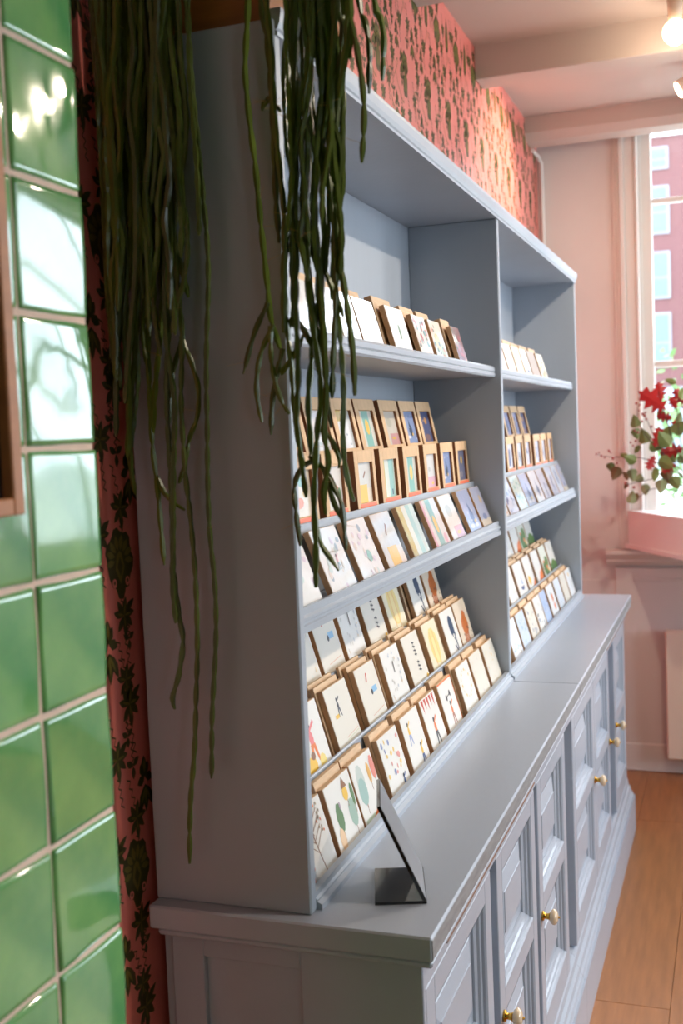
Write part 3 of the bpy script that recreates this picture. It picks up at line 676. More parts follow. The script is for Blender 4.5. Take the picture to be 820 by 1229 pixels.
def place_row(items, rowname, bayname, xb, zb, tilt, h, back=None, th=.010, group=''):
    # items: (y0, y1, design); front bottom edge at (xb, zb), leaning back by tilt
    n = len(items)
    anchor = 'divider' if bayname.startswith('plant') else 'end panel'
    if bayname.startswith('plant'): order = list(range(n))[::-1]
    else: order = list(range(n))[::-1]
    for idx, (y0, y1, key) in enumerate(items):
        o_ = ORD[order.index(idx)]
        w = y1 - y0; rot = rj.uniform(-.012, .012); hh = h + rj.uniform(-.001, .0015); tl = tilt + rj.uniform(-.012, .012)
        t = link('print_tile', body_mesh(w, hh, th, KRAFT, KRAFT_D))
        t.location = (xb - .001, y0, zb + .0012); t.rotation_euler = (0, -tl, 0)
        lab = '%s tile, %s from %s, %s, %s' % (key, o_, anchor, rowname, bayname)
        tag(t, lab, 'print tile', group)
        p = link('printed_face', print_mesh(key, w - .0016, hh - .0016), t); p.location = (.0004, .0008, .0008)
        dep = th
        if back:
            for q, (gap, bt, up, dy) in enumerate(back):
                bl = link('wood_block', body_mesh(w, hh + up, bt, KRAFT, KRAFT_D))
                dx = (dep + gap) / math.cos(tl)
                jy = dy + rj.uniform(-.004, .004)
                bl.location = (xb - .001 - dx, y0 + jy, zb + .0012); bl.rotation_euler = (0, -tl, 0)
                tag(bl, '%s block behind %s tile, %s, %s' % ('plain wooden' if q == 0 else 'rearmost wooden', key, rowname, bayname), 'wood block', group)
                dep += gap + bt
def place_cartons(items, rowname, bayname, xb, zb, tilt, h, dp, strip, group):
    n = len(items); anchor = 'divider' if bayname.startswith('plant') else 'end panel'
    for idx, (y0, y1, key) in enumerate(items):
        o_ = ORD[n - 1 - idx]; w = y1 - y0
        t = link('boxed_print', carton_mesh(w, h, dp)); t.location = (xb, y0, zb + .001); t.rotation_euler = (0, -tilt, 0)
        tag(t, '%s, boxed, %s from %s, %s, %s' % (key, o_, anchor, rowname, bayname), 'boxed print', group)
        l, r, tp, bo = .17 * w, .13 * w, .2 * h, .16 * h
        p = link('printed_face', print_mesh(key, w - l - r, h - tp - bo), t); p.location = (-.0058, l, bo)
        if strip:
            b = MB(); b.box(0, .0006, .12 * w, w - .1 * w, .075 * h, .15 * h, c=0); s = b.build('label_strip', STRIP, t); s['label'] = 'coral paper strip along the foot'
PB, WB = 'plant-side bay', 'window-side bay'
TIL = math.atan(.283)
W = .1135
# lowest shelf, front row
A1 = [(.046, .160), (.176, .289), (.297, .405), (.444, .556), (.583, .697), (.724, .836), (.861, .974), (1.022, 1.134), (1.157, 1.268), (1.291, 1.406)]
KA = ['bare brown tree', 'yellow birdhouse', 'grey firs and coral trees', 'scattered confetti dots', 'two small figures', 'red bunting dancer', 'black haired weightlifter', 'yellow garland ring', 'nearly blank ivory print', 'faint peach speckles']
BK1 = [(.001, .0105, .009, -.004)]
place_row([(a, c_, k) for (a, c_), k in zip(A1, KA)], 'front row, lowest shelf', PB, .2230, ZC + .001, TIL, .116, BK1, group='print tiles in the front row of the lowest shelf')
A2 = [(1.598, 1.716), (1.739, 1.855), (1.882, 1.998), (2.021, 2.135), (2.150, 2.250), (2.278, 2.40), (2.430, 2.545), (2.566, 2.68), (2.700, 2.815)]
KA2 = ['white blue print', 'pale blue wash', 'ivory wash with marks', 'black and blue speckles', 'sky blue field', 'two orange dots', 'faint blue print', 'cream print', 'single yellow dot']
place_row([(a, c_, k) for (a, c_), k in zip(A2, KA2)], 'front row, lowest shelf', WB, .2230, ZC + .001, TIL, .116, BK1, group='print tiles in the front row of the lowest shelf')
# lowest shelf, middle row
B1 = [(.205, .318), (.360, .473), (.520, .632), (.673, .787), (.824, .940), (.980, 1.094), (1.136, 1.252), (1.262, 1.380)]
KB = ['orange and pink cyclist', 'swinging figure on yellow', 'diver over blue square', 'faint grey skaters', 'column of small black letters', 'golden glowing forest', 'dark blue whale', 'orange tiger']
BK2 = [(.001, .008, .006, -.003), (.002, .006, .009, -.006)]
place_row([(a, c_, k) for (a, c_), k in zip(B1, KB)], 'middle row, lowest shelf', PB, .1588, 1.010, TIL, .1115, BK2, group='print tiles in the middle row of the lowest shelf')
B2 = [(1.885, 2.002), (2.036, 2.172), (2.200, 2.320), (2.362, 2.480), (2.516, 2.64), (2.666, 2.79)]
KB2 = ['white grey print', 'tiny blue boat', 'orange and yellow hill', 'orange hill', 'green foliage', 'green grass strip']
place_row([(a, c_, k) for (a, c_), k in zip(B2, KB2)], 'middle row, lowest shelf', WB, .1588, 1.010, TIL, .1115, BK2, group='print tiles in the middle row of the lowest shelf')
# lowest shelf, back row
C1 = [(.330, .445), (.462, .574), (.595, .703), (.734, .850), (.880, .997), (1.072, 1.184), (1.202, 1.322)]
KC = ['faint peach speckles', 'diver over blue square', 'faint grey skaters', 'column of small black letters', 'golden glowing forest', 'dark blue whale', 'orange tiger']
BK3 = [(.004, .008, 0, -.012)]
place_row([(a + .022, c_ + .022, k) for (a, c_), k in zip(C1, KC)], 'back row, lowest shelf', PB, .0905, 1.108, TIL, .125, BK3, group='print tiles in the back row of the lowest shelf')
C2 = [(2.165, 2.278), (2.300, 2.420), (2.43, 2.553), (2.565, 2.685)]
KC2 = ['white grey print', 'orange hill', 'green foliage', 'green grass strip']
place_row([(a + .03, c_ + .03, k) for (a, c_), k in zip(C2, KC2)], 'back row, lowest shelf', WB, .0905, 1.108, TIL, .125, BK3, group='print tiles in the back row of the lowest shelf')
# middle shelf, front row
TD = math.atan(.385)
D1 = [(.052, .168), (.214, .330), (.364, .480), (.510, .623), (.674, .787), (.842, .958), (.988, 1.104), (1.158, 1.273), (1.296, 1.396)]
KD = ['bleached pastel splashes', 'pastel garden figures', 'pale pastel flowers', 'yellow square and tan bird', 'mustard and aqua stripes', 'sage and yellow pattern', 'pink block on beige', 'lilac night sky', 'lilac dusk landscape']
place_row([(a, c_, k) for (a, c_), k in zip(D1, KD)], 'front row, middle shelf', PB, .2128, 1.296, TD, .1125, None, th=.010, group='print tiles in the front row of the middle shelf')
D2 = [(1.50, 1.625), (1.642, 1.766), (1.795, 1.922), (1.934, 2.068), (2.099, 2.232), (2.253, 2.372), (2.418, 2.54), (2.552, 2.66), (2.672, 2.762)]
KD2 = ['peach and blue shore', 'lilac blossoms', 'pale green lake', 'lilac night sky', 'blue ink bird', 'blue figure row', 'blue iris print', 'blue pine print', 'lilac dusk landscape']
place_row([(a, c_, k) for (a, c_), k in zip(D2, KD2)], 'front row, middle shelf', WB, .2128, 1.296, TD, .1125, None, th=.010, group='print tiles in the front row of the middle shelf')
# middle shelf, boxed prints
E1 = [(.205, .325), (.357, .477), (.522, .642), (.674, .798), (.834, .956), (.993, 1.110), (1.141, 1.259), (1.288, 1.408)]
KE = ['orange picnic scene', 'orange birds on beige', 'yellow square panel', 'mustard and teal bands', 'gold oval on teal', 'pink floor and grey wall', 'blue bird at night', 'grey blue gold moon']
place_cartons([(a, c_, k) for (a, c_), k in zip(E1, KE)], 'middle row, middle shelf', PB, .1505, 1.401, .06, .115, .024, True, 'boxed prints in the middle row of the middle shelf')
E2 = [(1.922, 2.05), (2.078, 2.20), (2.228, 2.345), (2.400, 2.535), (2.548, 2.664), (2.70, 2.80)]
KE2 = ['blue doorway', 'two blue trees', 'blue umbrella', 'blue dancer', 'blue heron', 'blue lantern']
place_cartons([(a, c_, k) for (a, c_), k in zip(E2, KE2)], 'middle row, middle shelf', WB, .1505, 1.401, .06, .115, .024, True, 'boxed prints in the middle row of the middle shelf')
F1 = [(.315, .45), (.465, .595), (.607, .737), (.748, .880), (.912, 1.048), (1.066, 1.195), (1.207, 1.335)]
KF = ['pink floor and grey wall', 'bright window reflection', 'mustard corner on white', 'gold oval on teal', 'pink block on beige', 'blue bird at night', 'dark blue night garden']
place_cartons([(a, c_, k) for (a, c_), k in zip(F1, KF)], 'back row, middle shelf', PB, .0925, 1.500, .205, .118, .018, False, 'boxed prints in the back row of the middle shelf')
F2 = [(2.235, 2.365), (2.385, 2.515), (2.53, 2.664)]
KF2 = ['blue cat at night', 'blue tower at night', 'dark blue night garden']
place_cartons([(a, c_, k) for (a, c_), k in zip(F2, KF2)], 'back row, middle shelf', WB, .0925, 1.500, .205, .118, .018, False, 'boxed prints in the back row of the middle shelf')
# upper shelf
T1 = [(.105, .21), (.215, .32), (.325, .415), (.425, .538), (.610, .725), (.786, .884), (.912, 1.008), (1.112, 1.19)]
KT = ['plain white print', 'white print with grey flecks', 'white print with faint lines', 'white print with pale leaves', 'white print with one leaf', 'red and green flowers', 'yellow meadow', 'dark red woodland']
place_row([(a, c_, k) for (a, c_), k in zip(T1, KT)], 'single row, upper shelf', PB, .2095, 1.6852, TIL, .0965, [(.006, .014, .018, -.008)], group='print tiles on the upper shelf')
T2 = [(1.588, 1.680), (1.695, 1.815), (1.828, 1.945), (1.960, 2.075), (2.092, 2.225), (2.250, 2.375)]
KT2 = ['pale rose print', 'plain ivory print', 'pale sand print', 'tiny blue boat', 'white print with pale leaves', 'ochre splashes']
place_row([(a, c_, k) for (a, c_), k in zip(T2, KT2)], 'single row, upper shelf', WB, .2095, 1.6852, TIL, .0965, [(.006, .014, .018, -.008)], group='print tiles on the upper shelf')

# ------------------------------------------------------------------ black sign holder on the worktop
sh = tag(empty('sign_holder', (.33, .11, ZC)), 'black L shaped sign holder leaning open on the worktop', 'sign holder')
p0, p1, p2, p3 = Vector((.378, .075)), Vector((.31, .052)), Vector((.2735, .166)), Vector((.3415, .189))
def shp(name, fn, m):
    b = MB(); fn(b); o = b.build(name, m, sh); unparent_offset(sh, o)
shp('base_plate', lambda b: b.prism_z([tuple(p0), tuple(p3), tuple(p2), tuple(p1)], ZC + .0003, ZC + .0045), BLACK)
tdir = (p1 - p0).normalized()
def leanp(b, off0, off1, s0=0.0, s1=1.0, e0=0.0, e1=1.0):
    ln = .148; lean = .060
    def q(pv, s, o):
        base = pv + tdir * (lean * s) ; n2 = -tdir * o
        return (base.x + n2.x, base.y + n2.y, ZC + .002 + ln * s * .93 + o * .4)
    w0 = p0.lerp(p3, e0); w1 = p0.lerp(p3, e1)
    A = [q(w0, s0, off0), q(w1, s0, off0), q(w1, s1, off0), q(w0, s1, off0)]; B = [q(w0, s0, off1), q(w1, s0, off1), q(w1, s1, off1), q(w0, s1, off1)]
    b.quad(A); b.quad(B[::-1])
    for k in range(4): b.quad([A[(k + 1) % 4], A[k], B[k], B[(k + 1) % 4]])
shp('upright_panel', lambda b: leanp(b, 0, -.004), BLACK)
shp('grey_sheet', lambda b: leanp(b, .0008, .0001, .03, .99, .015, .985), GREYSHEET)

# ------------------------------------------------------------------ wooden planter and trailing cacti on top of the hutch
cr = tag(empty('wooden_planter', (.125, .16, ZT)), 'orange brown wooden planter box on top of the hutch', 'planter')
def crp(name, fn, m=CRATE):
    b = MB(); fn(b); o = b.build(name, m, cr); unparent_offset(cr, o)
cx0, cx1, cy0, cy1, cz0, cz1 = .065, .222, .012, .34, ZT + .001, 2.27
crp('side_board', lambda b: b.box(cx0, cx1, cy0, cy0 + .012, cz0, cz1)); crp('side_board', lambda b: b.box(cx0, cx1, cy1 - .012, cy1, cz0, cz1))
crp('side_board', lambda b: b.box(cx0, cx0 + .012, cy0 + .012, cy1 - .012, cz0, cz1)); crp('side_board', lambda b: b.box(cx1 - .012, cx1, cy0 + .012, cy1 - .012, cz0, cz1))
crp('soil', lambda b: b.box(cx0 + .012, cx1 - .012, cy0 + .012, cy1 - .012, cz0, cz1 - .02), mat('dark_soil', rgb(48, 34, 24), 0.95, 0.3, 40))
rs = random.Random(21)
def smooth_path(pts, step=.02):
    # Catmull-Rom through the points
    out = []
    P = [pts[0]] + pts + [pts[-1]]
    for k in range(1, len(P) - 2):
        a, b_, c_, d = P[k - 1:k + 3]; n = max(2, int((c_ - b_).length / step))
        for i in range(n):
            t = i / n
            out.append(.5 * ((2 * b_) + (c_ - a) * t + (2 * a - 5 * b_ + 4 * c_ - d) * t * t + (3 * b_ - a - 3 * c_ + d) * t ** 3))
    out.append(pts[-1]); return out
def stem(root, trace, Y, r0=.0042, top=True, hairs=2):
    if not top:
        (xa, ya), (xb_, yb_) = trace[:2]; ll = math.hypot(xb_ - xa, yb_ - ya); trace = [(xa - (xb_ - xa) / ll * 5, ya - (yb_ - ya) / ll * 5 - 2)] + trace
    pts = [at(x, y, Y) for x, y in trace]
    if top:
        # rise above the frame, arch over the planter rim
        p = pts[0]; sx = max(cx0 + .025, min(cx1 - .025, p.x)); 
        pts = [Vector((sx, .03 + rs.uniform(.01, .05), cz1 - .02)), Vector((sx * .6 + p.x * .4, .02, cz1 + .035)), Vector((sx * .2 + p.x * .8, min(Y, -.012) + .008, cz1 + .025)), Vector((p.x, Y, max(p.z + .05, cz1 - .06)))] + pts
    P = smooth_path(pts, .007)
    ph = rs.uniform(0, 1); seg = rs.uniform(.026, .044); acc = 0; rad = []; Q = []
    for k, q in enumerate(P):
        if k: acc += (P[k] - P[k - 1]).length
        u = ((acc / seg) + ph) % 1.0
        pinch = .46 + .60 * math.sin(math.pi * u) ** .45
        tip = min(1, (len(P) - 1 - k) / 4 + .45)
        rad.append(r0 * pinch * tip)
        s = acc / seg + ph; s0 = math.floor(s); fr = s - s0
        j0, j1 = (math.sin(v * 12.9898 + ph * 40) * .0030 for v in (s0, s0 + 1)); k0, k1 = (math.sin(v * 7.233 + ph * 23) * .0022 for v in (s0, s0 + 1))
        g = 1 if top else min(1, acc / .05)
        Q.append(q + Vector((j0 + (j1 - j0) * fr, k0 + (k1 - k0) * fr, 0)) * g)
    b = MB(); b.tube(Q, rad, 5)
    o = b.build('stem', CACTUS, root, smooth=False); o.location = -root.location
    for _ in range(hairs if hairs else 0):
        pass
    return Q
def bristles(root, paths, n):
    b = MB()
    for _ in range(n):
        Q = rs.choice(paths); k = rs.randrange(len(Q) // 3, len(Q)); d = Vector((rs.uniform(-1, 1), rs.uniform(-1, .2), rs.uniform(-.4, .3))).normalized() * rs.uniform(.012, .03)
        b.tube([Q[k], Q[k] + d], [.0003, .00015], 3)
    o = b.build('bristles', HAIRM, root); o.location = -root.location; o['kind'] = 'stuff'
left = tag(empty('trailing_cactus', (.08, .05, cz1 - .02)), 'dense trailing cactus hanging over the back of the hutch end', 'plant', 'trailing cacti on the hutch')
right = tag(empty('trailing_cactus', (.2, .05, cz1 - .02)), 'trailing cactus hanging over the front corner of the hutch', 'plant', 'trailing cacti on the hutch')
LS = [[(228, 0), (231, 100), (237, 170), (243, 250), (247, 330), (249, 420), (250, 500), (250, 560), (252, 640), (255, 700), (256, 780), (255, 860), (255, 935)],
      [(207, 0), (208, 120), (206, 240), (212, 330), (219, 400), (220, 470), (222, 540), (223, 580), (228, 640), (233, 700), (235, 760), (235, 830), (236, 900), (231, 960), (228, 1000), (227, 1037)],
      [(200, 0), (199, 150), (203, 300), (202, 400), (203, 480), (204, 540), (206, 620), (207, 690), (212, 740), (217, 770), (214, 810), (208, 838), (212, 851)],
      [(190, 0), (192, 180), (196, 300), (204, 420), (209, 480), (207, 540), (206, 600), (205, 660), (206, 700), (213, 748)],
      [(172, 0), (178, 150), (176, 280), (180, 400), (183, 480), (184, 540), (189, 590), (193, 640), (196, 678)],
      [(212, 0), (216, 100), (214, 200), (208, 280), (218, 320), (228, 357)],
      [(226, 0), (228, 90), (232, 170), (234, 230), (237, 283)],
      [(216, 60), (222, 120), (224, 160), (220, 220), (228, 280), (224, 330), (212, 370), (205, 400)],
      [(170, 60), (176, 200), (180, 260), (190, 310), (195, 370), (192, 440), (187, 500), (186, 520)],
      [(160, 0), (165, 150), (170, 260), (168, 340), (160, 420), (155, 480), (158, 530), (160, 565), (165, 594)],
      [(128, 0), (124, 150), (128, 260), (134, 340), (138, 420), (141, 480), (142, 524)],
      [(150, 0), (148, 200), (152, 330), (150, 420), (153, 500), (152, 550)],
      [(160, 20), (158, 180), (163, 330), (165, 430), (160, 490), (155, 545)]]
lp = []
for k, tr_ in enumerate(LS): lp.append(stem(left, tr_, -.034 - .006 * (k % 4), rs.uniform(.0038, .0046)))
for tr_ in [[(192, 578), (198, 592), (210, 604), (222, 612)], [(220, 410), (232, 435), (241, 465), (238, 500), (228, 525), (220, 560), (214, 580)], [(218, 410), (210, 440), (204, 470), (200, 505), (199, 512)], [(206, 300), (200, 330), (208, 372), (212, 350), (216, 335)]]:
    lp.append(stem(left, tr_, -.034, .0036, top=False))
for k in range(60):
    x0 = 110 + 92 * (k + rs.random()) / 60; ln = rs.uniform(230, 440) * (1.0 if x0 < 175 else .8)
    tr_ = [(x0 + rs.uniform(-2, 2), 0)]; y = 0; x = x0; dr = rs.uniform(-.015, .035)
    while y < ln:
        y += rs.uniform(45, 75); x += dr * 60 + rs.uniform(-8, 8); x = max(x, 112 + y * .055); tr_.append((x, y))
    lp.append(stem(left, tr_, rs.uniform(-.09, -.022), rs.uniform(.0034, .0046)))
bristles(left, lp, 60)
RS = [[(300, 0), (298, 60), (297, 90), (302, 150), (308, 200), (312, 250), (316, 300), (319, 340), (321, 372), (324, 390), (330, 408), (335, 422)],
      [(315, 0), (321, 50), (325, 120), (328, 200), (330, 250), (333, 292)],
      [(322, 0), (328, 60), (330, 130), (334, 200), (338, 260), (338, 330), (340, 400)],
      [(412, 0), (420, 20), (428, 45), (435, 80), (439, 110), (440, 140), (438, 170), (436, 195)],
      [(433, 0), (440, 25), (445, 60), (444, 90), (443, 113)],
      [(452, 0), (458, 20), (462, 40), (461, 70), (459, 97)],
      [(406, 0), (413, 30), (411, 60), (408, 90), (407, 118)],
      [(424, 0), (424, 20), (422, 70)],
      [(385, 0), (390, 80), (394, 160), (400, 240), (400, 330), (405, 365), (410, 400), (415, 450), (416, 480), (414, 520), (415, 560), (420, 590), (424, 602)],
      [(392, 0), (397, 100), (401, 200), (408, 300), (414, 360), (418, 400), (421, 430), (424, 475)],
      [(375, 0), (372, 120), (370, 240), (372, 340), (380, 420), (384, 470), (378, 520), (376, 552), (375, 600), (378, 650), (379, 705)],
      [(350, 0), (352, 120), (356, 240), (354, 360), (355, 450), (354, 500), (358, 530), (364, 560), (370, 597)],
      [(362, 0), (366, 140), (372, 260), (380, 340), (376, 420), (372, 480), (374, 520), (376, 553)],
      [(398, 0), (400, 60), (393, 120), (398, 140), (408, 165), (411, 190), (408, 215), (405, 240)],
      [(404, 0), (402, 60), (396, 130), (392, 190), (398, 260), (402, 350), (402, 420), (402, 478)],
      [(380, 0), (384, 100), (380, 200), (384, 300), (390, 400), (392, 470), (388, 520), (392, 555), (386, 590), (388, 618)],
      [(370, 0), (374, 90), (384, 180), (388, 280), (384, 350), (386, 440), (392, 500)],
      [(345, 0), (344, 90), (350, 190), (344, 300), (346, 380), (350, 440), (352, 490), (360, 545)],
      [(396, 0), (399, 120), (404, 220), (409, 280), (406, 330)],
      [(420, 0), (418, 60), (410, 118)]]
rp = []
for k, tr_ in enumerate(RS): rp.append(stem(right, tr_, -.026 - .006 * (k % 4), rs.uniform(.0040, .0047)))
for tr_ in [[(319, 370), (308, 395), (298, 425), (291, 449)], [(326, 396), (316, 420), (310, 455), (310, 480), (314, 507)], [(338, 425), (333, 450), (328, 485), (326, 522)], [(325, 398), (328, 430), (334, 465), (340, 485), (347, 497)],
            [(375, 553), (362, 562), (355, 585), (358, 620), (363, 655)], [(376, 552), (390, 565), (400, 585), (410, 605), (414, 630), (417, 660)], [(390, 568), (397, 600), (406, 620), (412, 630)], [(380, 636), (386, 655), (397, 670), (408, 685)],
            [(388, 515), (400, 530), (409, 550), (408, 562)], [(372, 240), (362, 290), (368, 330)], [(322, 120), (316, 126), (314, 134)], [(325, 122), (332, 128), (337, 134)], [(392, 330), (402, 352), (412, 372), (415, 380)], [(345, 395), (352, 380), (362, 395), (376, 425), (384, 450), (392, 490), (396, 514)], [(340, 445), (350, 430), (358, 415), (362, 402)]]:
    rp.append(stem(right, tr_, -.03, .0038, top=False))
for k in range(20):
    x0 = 340 + 72 * (k + rs.random()) / 20; ln = rs.uniform(120, 430)
    tr_ = [(x0, 0)]; y = 0; x = x0; dr = rs.uniform(-.01, .02)
    while y < ln:
        y += rs.uniform(40, 70); x += dr * 55 + rs.uniform(-8, 8); x = min(max(x, 342 + y * .02), 412); tr_.append((x, y))
    rp.append(stem(right, tr_, rs.uniform(-.065, -.02), rs.uniform(.0034, .0042)))
bristles(right, rp, 120)

# ------------------------------------------------------------------ window box, radiator, bouquet
bx = tag(empty('window_bench', (.8, 3.4, 1.0)), 'pink cream window bench angled out from the window', 'bench')
c0 = Vector((.322, YF - .001)); dv = Vector((.262, -.435)).normalized(); nv = Vector((dv.y, -dv.x))
e1 = c0 + dv * .62
def bxp(name, fn, m):
    b = MB(); fn(b); o = b.build(name, m, bx); unparent_offset(bx, o)
PKB = mat('pink_paint', rgb(234, 224, 220), 0.45, 0.03, 4)
poly = [tuple(c0), tuple(e1), (1.75, e1.y), (1.75, YF - .08), (.48, YF - .08)]
bxp('box_body', lambda b: b.prism_z(poly, 1.012, 1.158), PKB)
o_ = -nv * -.022
pol2 = [tuple(c0 + Vector((-.012, 0))), tuple(e1 + Vector((-.016, -.016))), (1.76, e1.y - .02), (1.76, YF - .08), (.48, YF - .08)]
bxp('ledge_moulding', lambda b: b.prism_z(pol2, .994, 1.012), PKB)
rd = tag(empty('radiator', (.9, YF - .09, .08)), 'cream panel radiator on the wall below the window', 'radiator')
def rdp(name, fn, m=RADM):
    b = MB(); fn(b); o = b.build(name, m, rd); unparent_offset(rd, o)
rdp('front_panel', lambda b: b.box(.492, 1.5, YF - .125, YF - .105, .085, .645, c=.006)); rdp('rear_panel', lambda b: b.box(.495, 1.497, YF - .065, YF - .05, .085, .64, c=.004))
rdp('side_cover', lambda b: b.box(.4925, .50, YF - .106, YF - .05, .09, .642)); rdp('top_grille', lambda b: b.box(.50, 1.49, YF - .104, YF - .066, .628, .636), mat('dark_grille', rgb(90, 74, 64), 0.6))
rdp('bracket', lambda b: b.box(.62, .66, YF - .05, YF - .0275, .3, .5)); rdp('bracket', lambda b: b.box(1.3, 1.34, YF - .05, YF - .0275, .3, .5))

LEAFR = mat('oak_leaf_red', rgb(168, 26, 28), 0.45, 0.25, 10, objvar=0.2); LEAFG = mat('leaf_green', rgb(112, 126, 66), 0.5, 0.25, 10, objvar=0.25); LEAFB = mat('leaf_brown', rgb(112, 82, 44), 0.55, 0.2, 10, objvar=0.2); LEAFP = mat('leaf_pale_green', rgb(150, 160, 118), 0.5, 0.2, 10)
TWIG = mat('dark_twig', rgb(84, 56, 48), 0.7); BERRY = mat('rose_berry', rgb(150, 70, 60), 0.4)
bq = tag(empty('bouquet', (.74, 3.22, 1.16)), 'bouquet of red oak leaves and green foliage by the window', 'bouquet')
def outline_leaf(kind, s):
    if kind == 'oak':
        h = [(.0, 0), (.05, .12), (.22, .16), (.10, .26), (.34, .40), (.13, .46), (.36, .66), (.14, .70), (.22, .88), (.06, .90), (0, 1.0)]
    elif kind == 'ivy': h = [(0, 0), (.28, .06), (.42, .3), (.34, .5), (.22, .75), (0, 1)]
    else: h = [(0, 0), (.2, .2), (.26, .5), (.16, .8), (0, 1)]
    return [(a * s, b_ * s) for a, b_ in h]
rb = random.Random(9)
def leaf(px, py, s, ang, kind, m, Y, pitch=0):
    s *= 1.35 if kind == 'oak' else 1.2; h = outline_leaf(kind, s); b = MB()
    # slab with a raised mid rib, both halves bent
    for sg in (1, -1):
        for k in range(len(h) - 1):
            (a, v0), (c_, v1) = h[k], h[k + 1]
            q = [(0, .06 * s * math.sin(v0 / s * 3), v0), (sg * a, .06 * s * math.sin(v0 / s * 3) + a * .35, v0), (sg * c_, .06 * s * math.sin(v1 / s * 3) + c_ * .35, v1), (0, .06 * s * math.sin(v1 / s * 3), v1)]
            b.quad(q if sg > 0 else q[::-1])
    o = b.build('leaf', m, bq)
    p = at(px, py, Y); o.rotation_euler = (pitch, ang, rb.uniform(-.5, .5)); o.location = p - bq.location
    md = o.modifiers.new('thickness', 'SOLIDIFY'); md.thickness = .0006
YB_ = 3.2
hub = at(850, 600, YB_)
for (px, py, s, a, k, m) in [(800, 492, .11, -1.0, 'oak', LEAFR), (794, 481, .062, -.15, 'oak', LEAFR), (813, 491, .045, -.5, 'oak', LEAFR), (808, 502, .055, -1.4, 'oak', LEAFR), (824, 486, .06, -.6, 'oak', LEAFR), (786, 538, .066, .15, 'oak', LEAFR), (786, 546, .05, -2.7, 'oak', LEAFR), (822, 538, .075, -1.75, 'oak', LEAFR), (812, 556, .05, -2.1, 'oak', LEAFR), (826, 515, .06, -1.2, 'oak', LEAFR),
    (763, 513, .045, -.2, 'ivy', LEAFG), (763, 514, .04, 2.9, 'ivy', LEAFG), (775, 532, .055, -.3, 'ivy', LEAFG), (779, 535, .05, 1.7, 'ivy', LEAFG), (768, 534, .035, -2.6, 'leaf', LEAFG), (764, 554, .045, -1.1, 'ivy', LEAFG), (754, 549, .04, -1.3, 'leaf', LEAFG), (730, 556, .04, 2.8, 'ivy', LEAFG), (742, 560, .05, 3.5, 'ivy', LEAFB), (748, 566, .035, 2.6, 'leaf', LEAFB), (758, 563, .045, 3.0, 'ivy', LEAFP), (772, 572, .035, -2.0, 'ivy', LEAFP), (756, 604, .045, 0.2, 'ivy', LEAFP), (765, 591, .04, 3.4, 'leaf', LEAFB), (773, 581, .04, 2.9, 'ivy', LEAFP), (753, 578, .03, 3.6, 'leaf', LEAFB),
    (796, 530, .06, .5, 'ivy', LEAFG), (804, 535, .06, -.6, 'ivy', LEAFG), (808, 520, .055, .8, 'ivy', LEAFG), (790, 505, .05, .2, 'leaf', LEAFG), (796, 540, .06, 2.4, 'ivy', LEAFG), (812, 460, .04, -1.2, 'leaf', LEAFG), (790, 552, .06, 2.0, 'ivy', LEAFG), (816, 545, .06, 2.2, 'ivy', LEAFG), (800, 562, .055, 3.0, 'ivy', LEAFB), (788, 560, .05, 3.3, 'leaf', LEAFG), (806, 572, .05, 2.6, 'ivy', LEAFG), (794, 575, .05, 3.2, 'ivy', LEAFP), (815, 512, .05, .2, 'leaf', LEAFG), (818, 480, .05, .4, 'leaf', LEAFG)]:
    leaf(px, py, s, a, k, m, YB_ + rb.uniform(-.06, .05), rb.uniform(-.3, .3))
for tr_ in [[(850, 590), (815, 545), (790, 470)], [(850, 590), (820, 540), (812, 490)], [(850, 595), (800, 560), (760, 548), (735, 549), (716, 545)], [(850, 590), (790, 540), (766, 505), (766, 486)], [(850, 600), (800, 575), (770, 578), (752, 582)], [(850, 600), (800, 550), (775, 500)], [(850, 600), (825, 540), (822, 470)], [(850, 600), (790, 585), (764, 600)]]:
    b = MB(); P = smooth_path([at(x, y, YB_ + rb.uniform(-.015, .015)) for x, y in tr_], .03); b.tube(P, [.0028 - .0018 * k / len(P) for k in range(len(P))], 5)
    o = b.build('stem', TWIG, bq); o.location = -bq.location
for (px, py) in [(716, 545), (719, 543), (722, 547), (726, 549), (731, 541), (733, 543), (764, 484), (768, 486), (767, 493), (775, 495), (762, 517), (766, 519), (757, 531), (760, 535), (763, 529), (736, 550), (741, 556), (751, 580), (754, 583), (761, 585), (772, 497), (776, 503), (771, 506), (782, 512), (774, 499)]:
    b = MB(); r = rb.uniform(.004, .0065); p = at(px, py, YB_ - .01)
    b.tube([p + Vector((0, 0, -r)), p + Vector((0, 0, -r * .6)), p, p + Vector((0, 0, r * .6)), p + Vector((0, 0, r))], [r * .3, r * .8, r, r * .8, r * .3], 7)
    o = b.build('berry', BERRY, bq, smooth=True); o.location = -bq.location
vs = tag(empty('vase', (hub.x + .03, 3.2, 1.158)), 'grey stoneware vase holding the bouquet on the window bench', 'vase')
b = MB(); pr = [(0, .045), (.01, .06), (.06, .075), (.12, .06), (.15, .04), (.17, .045)]
b.tube([(0, 0, z) for z, r in pr], [r for z, r in pr], 20); b.build('vase_body', mat('grey_stoneware', rgb(150, 146, 140), 0.4), vs, smooth=True)

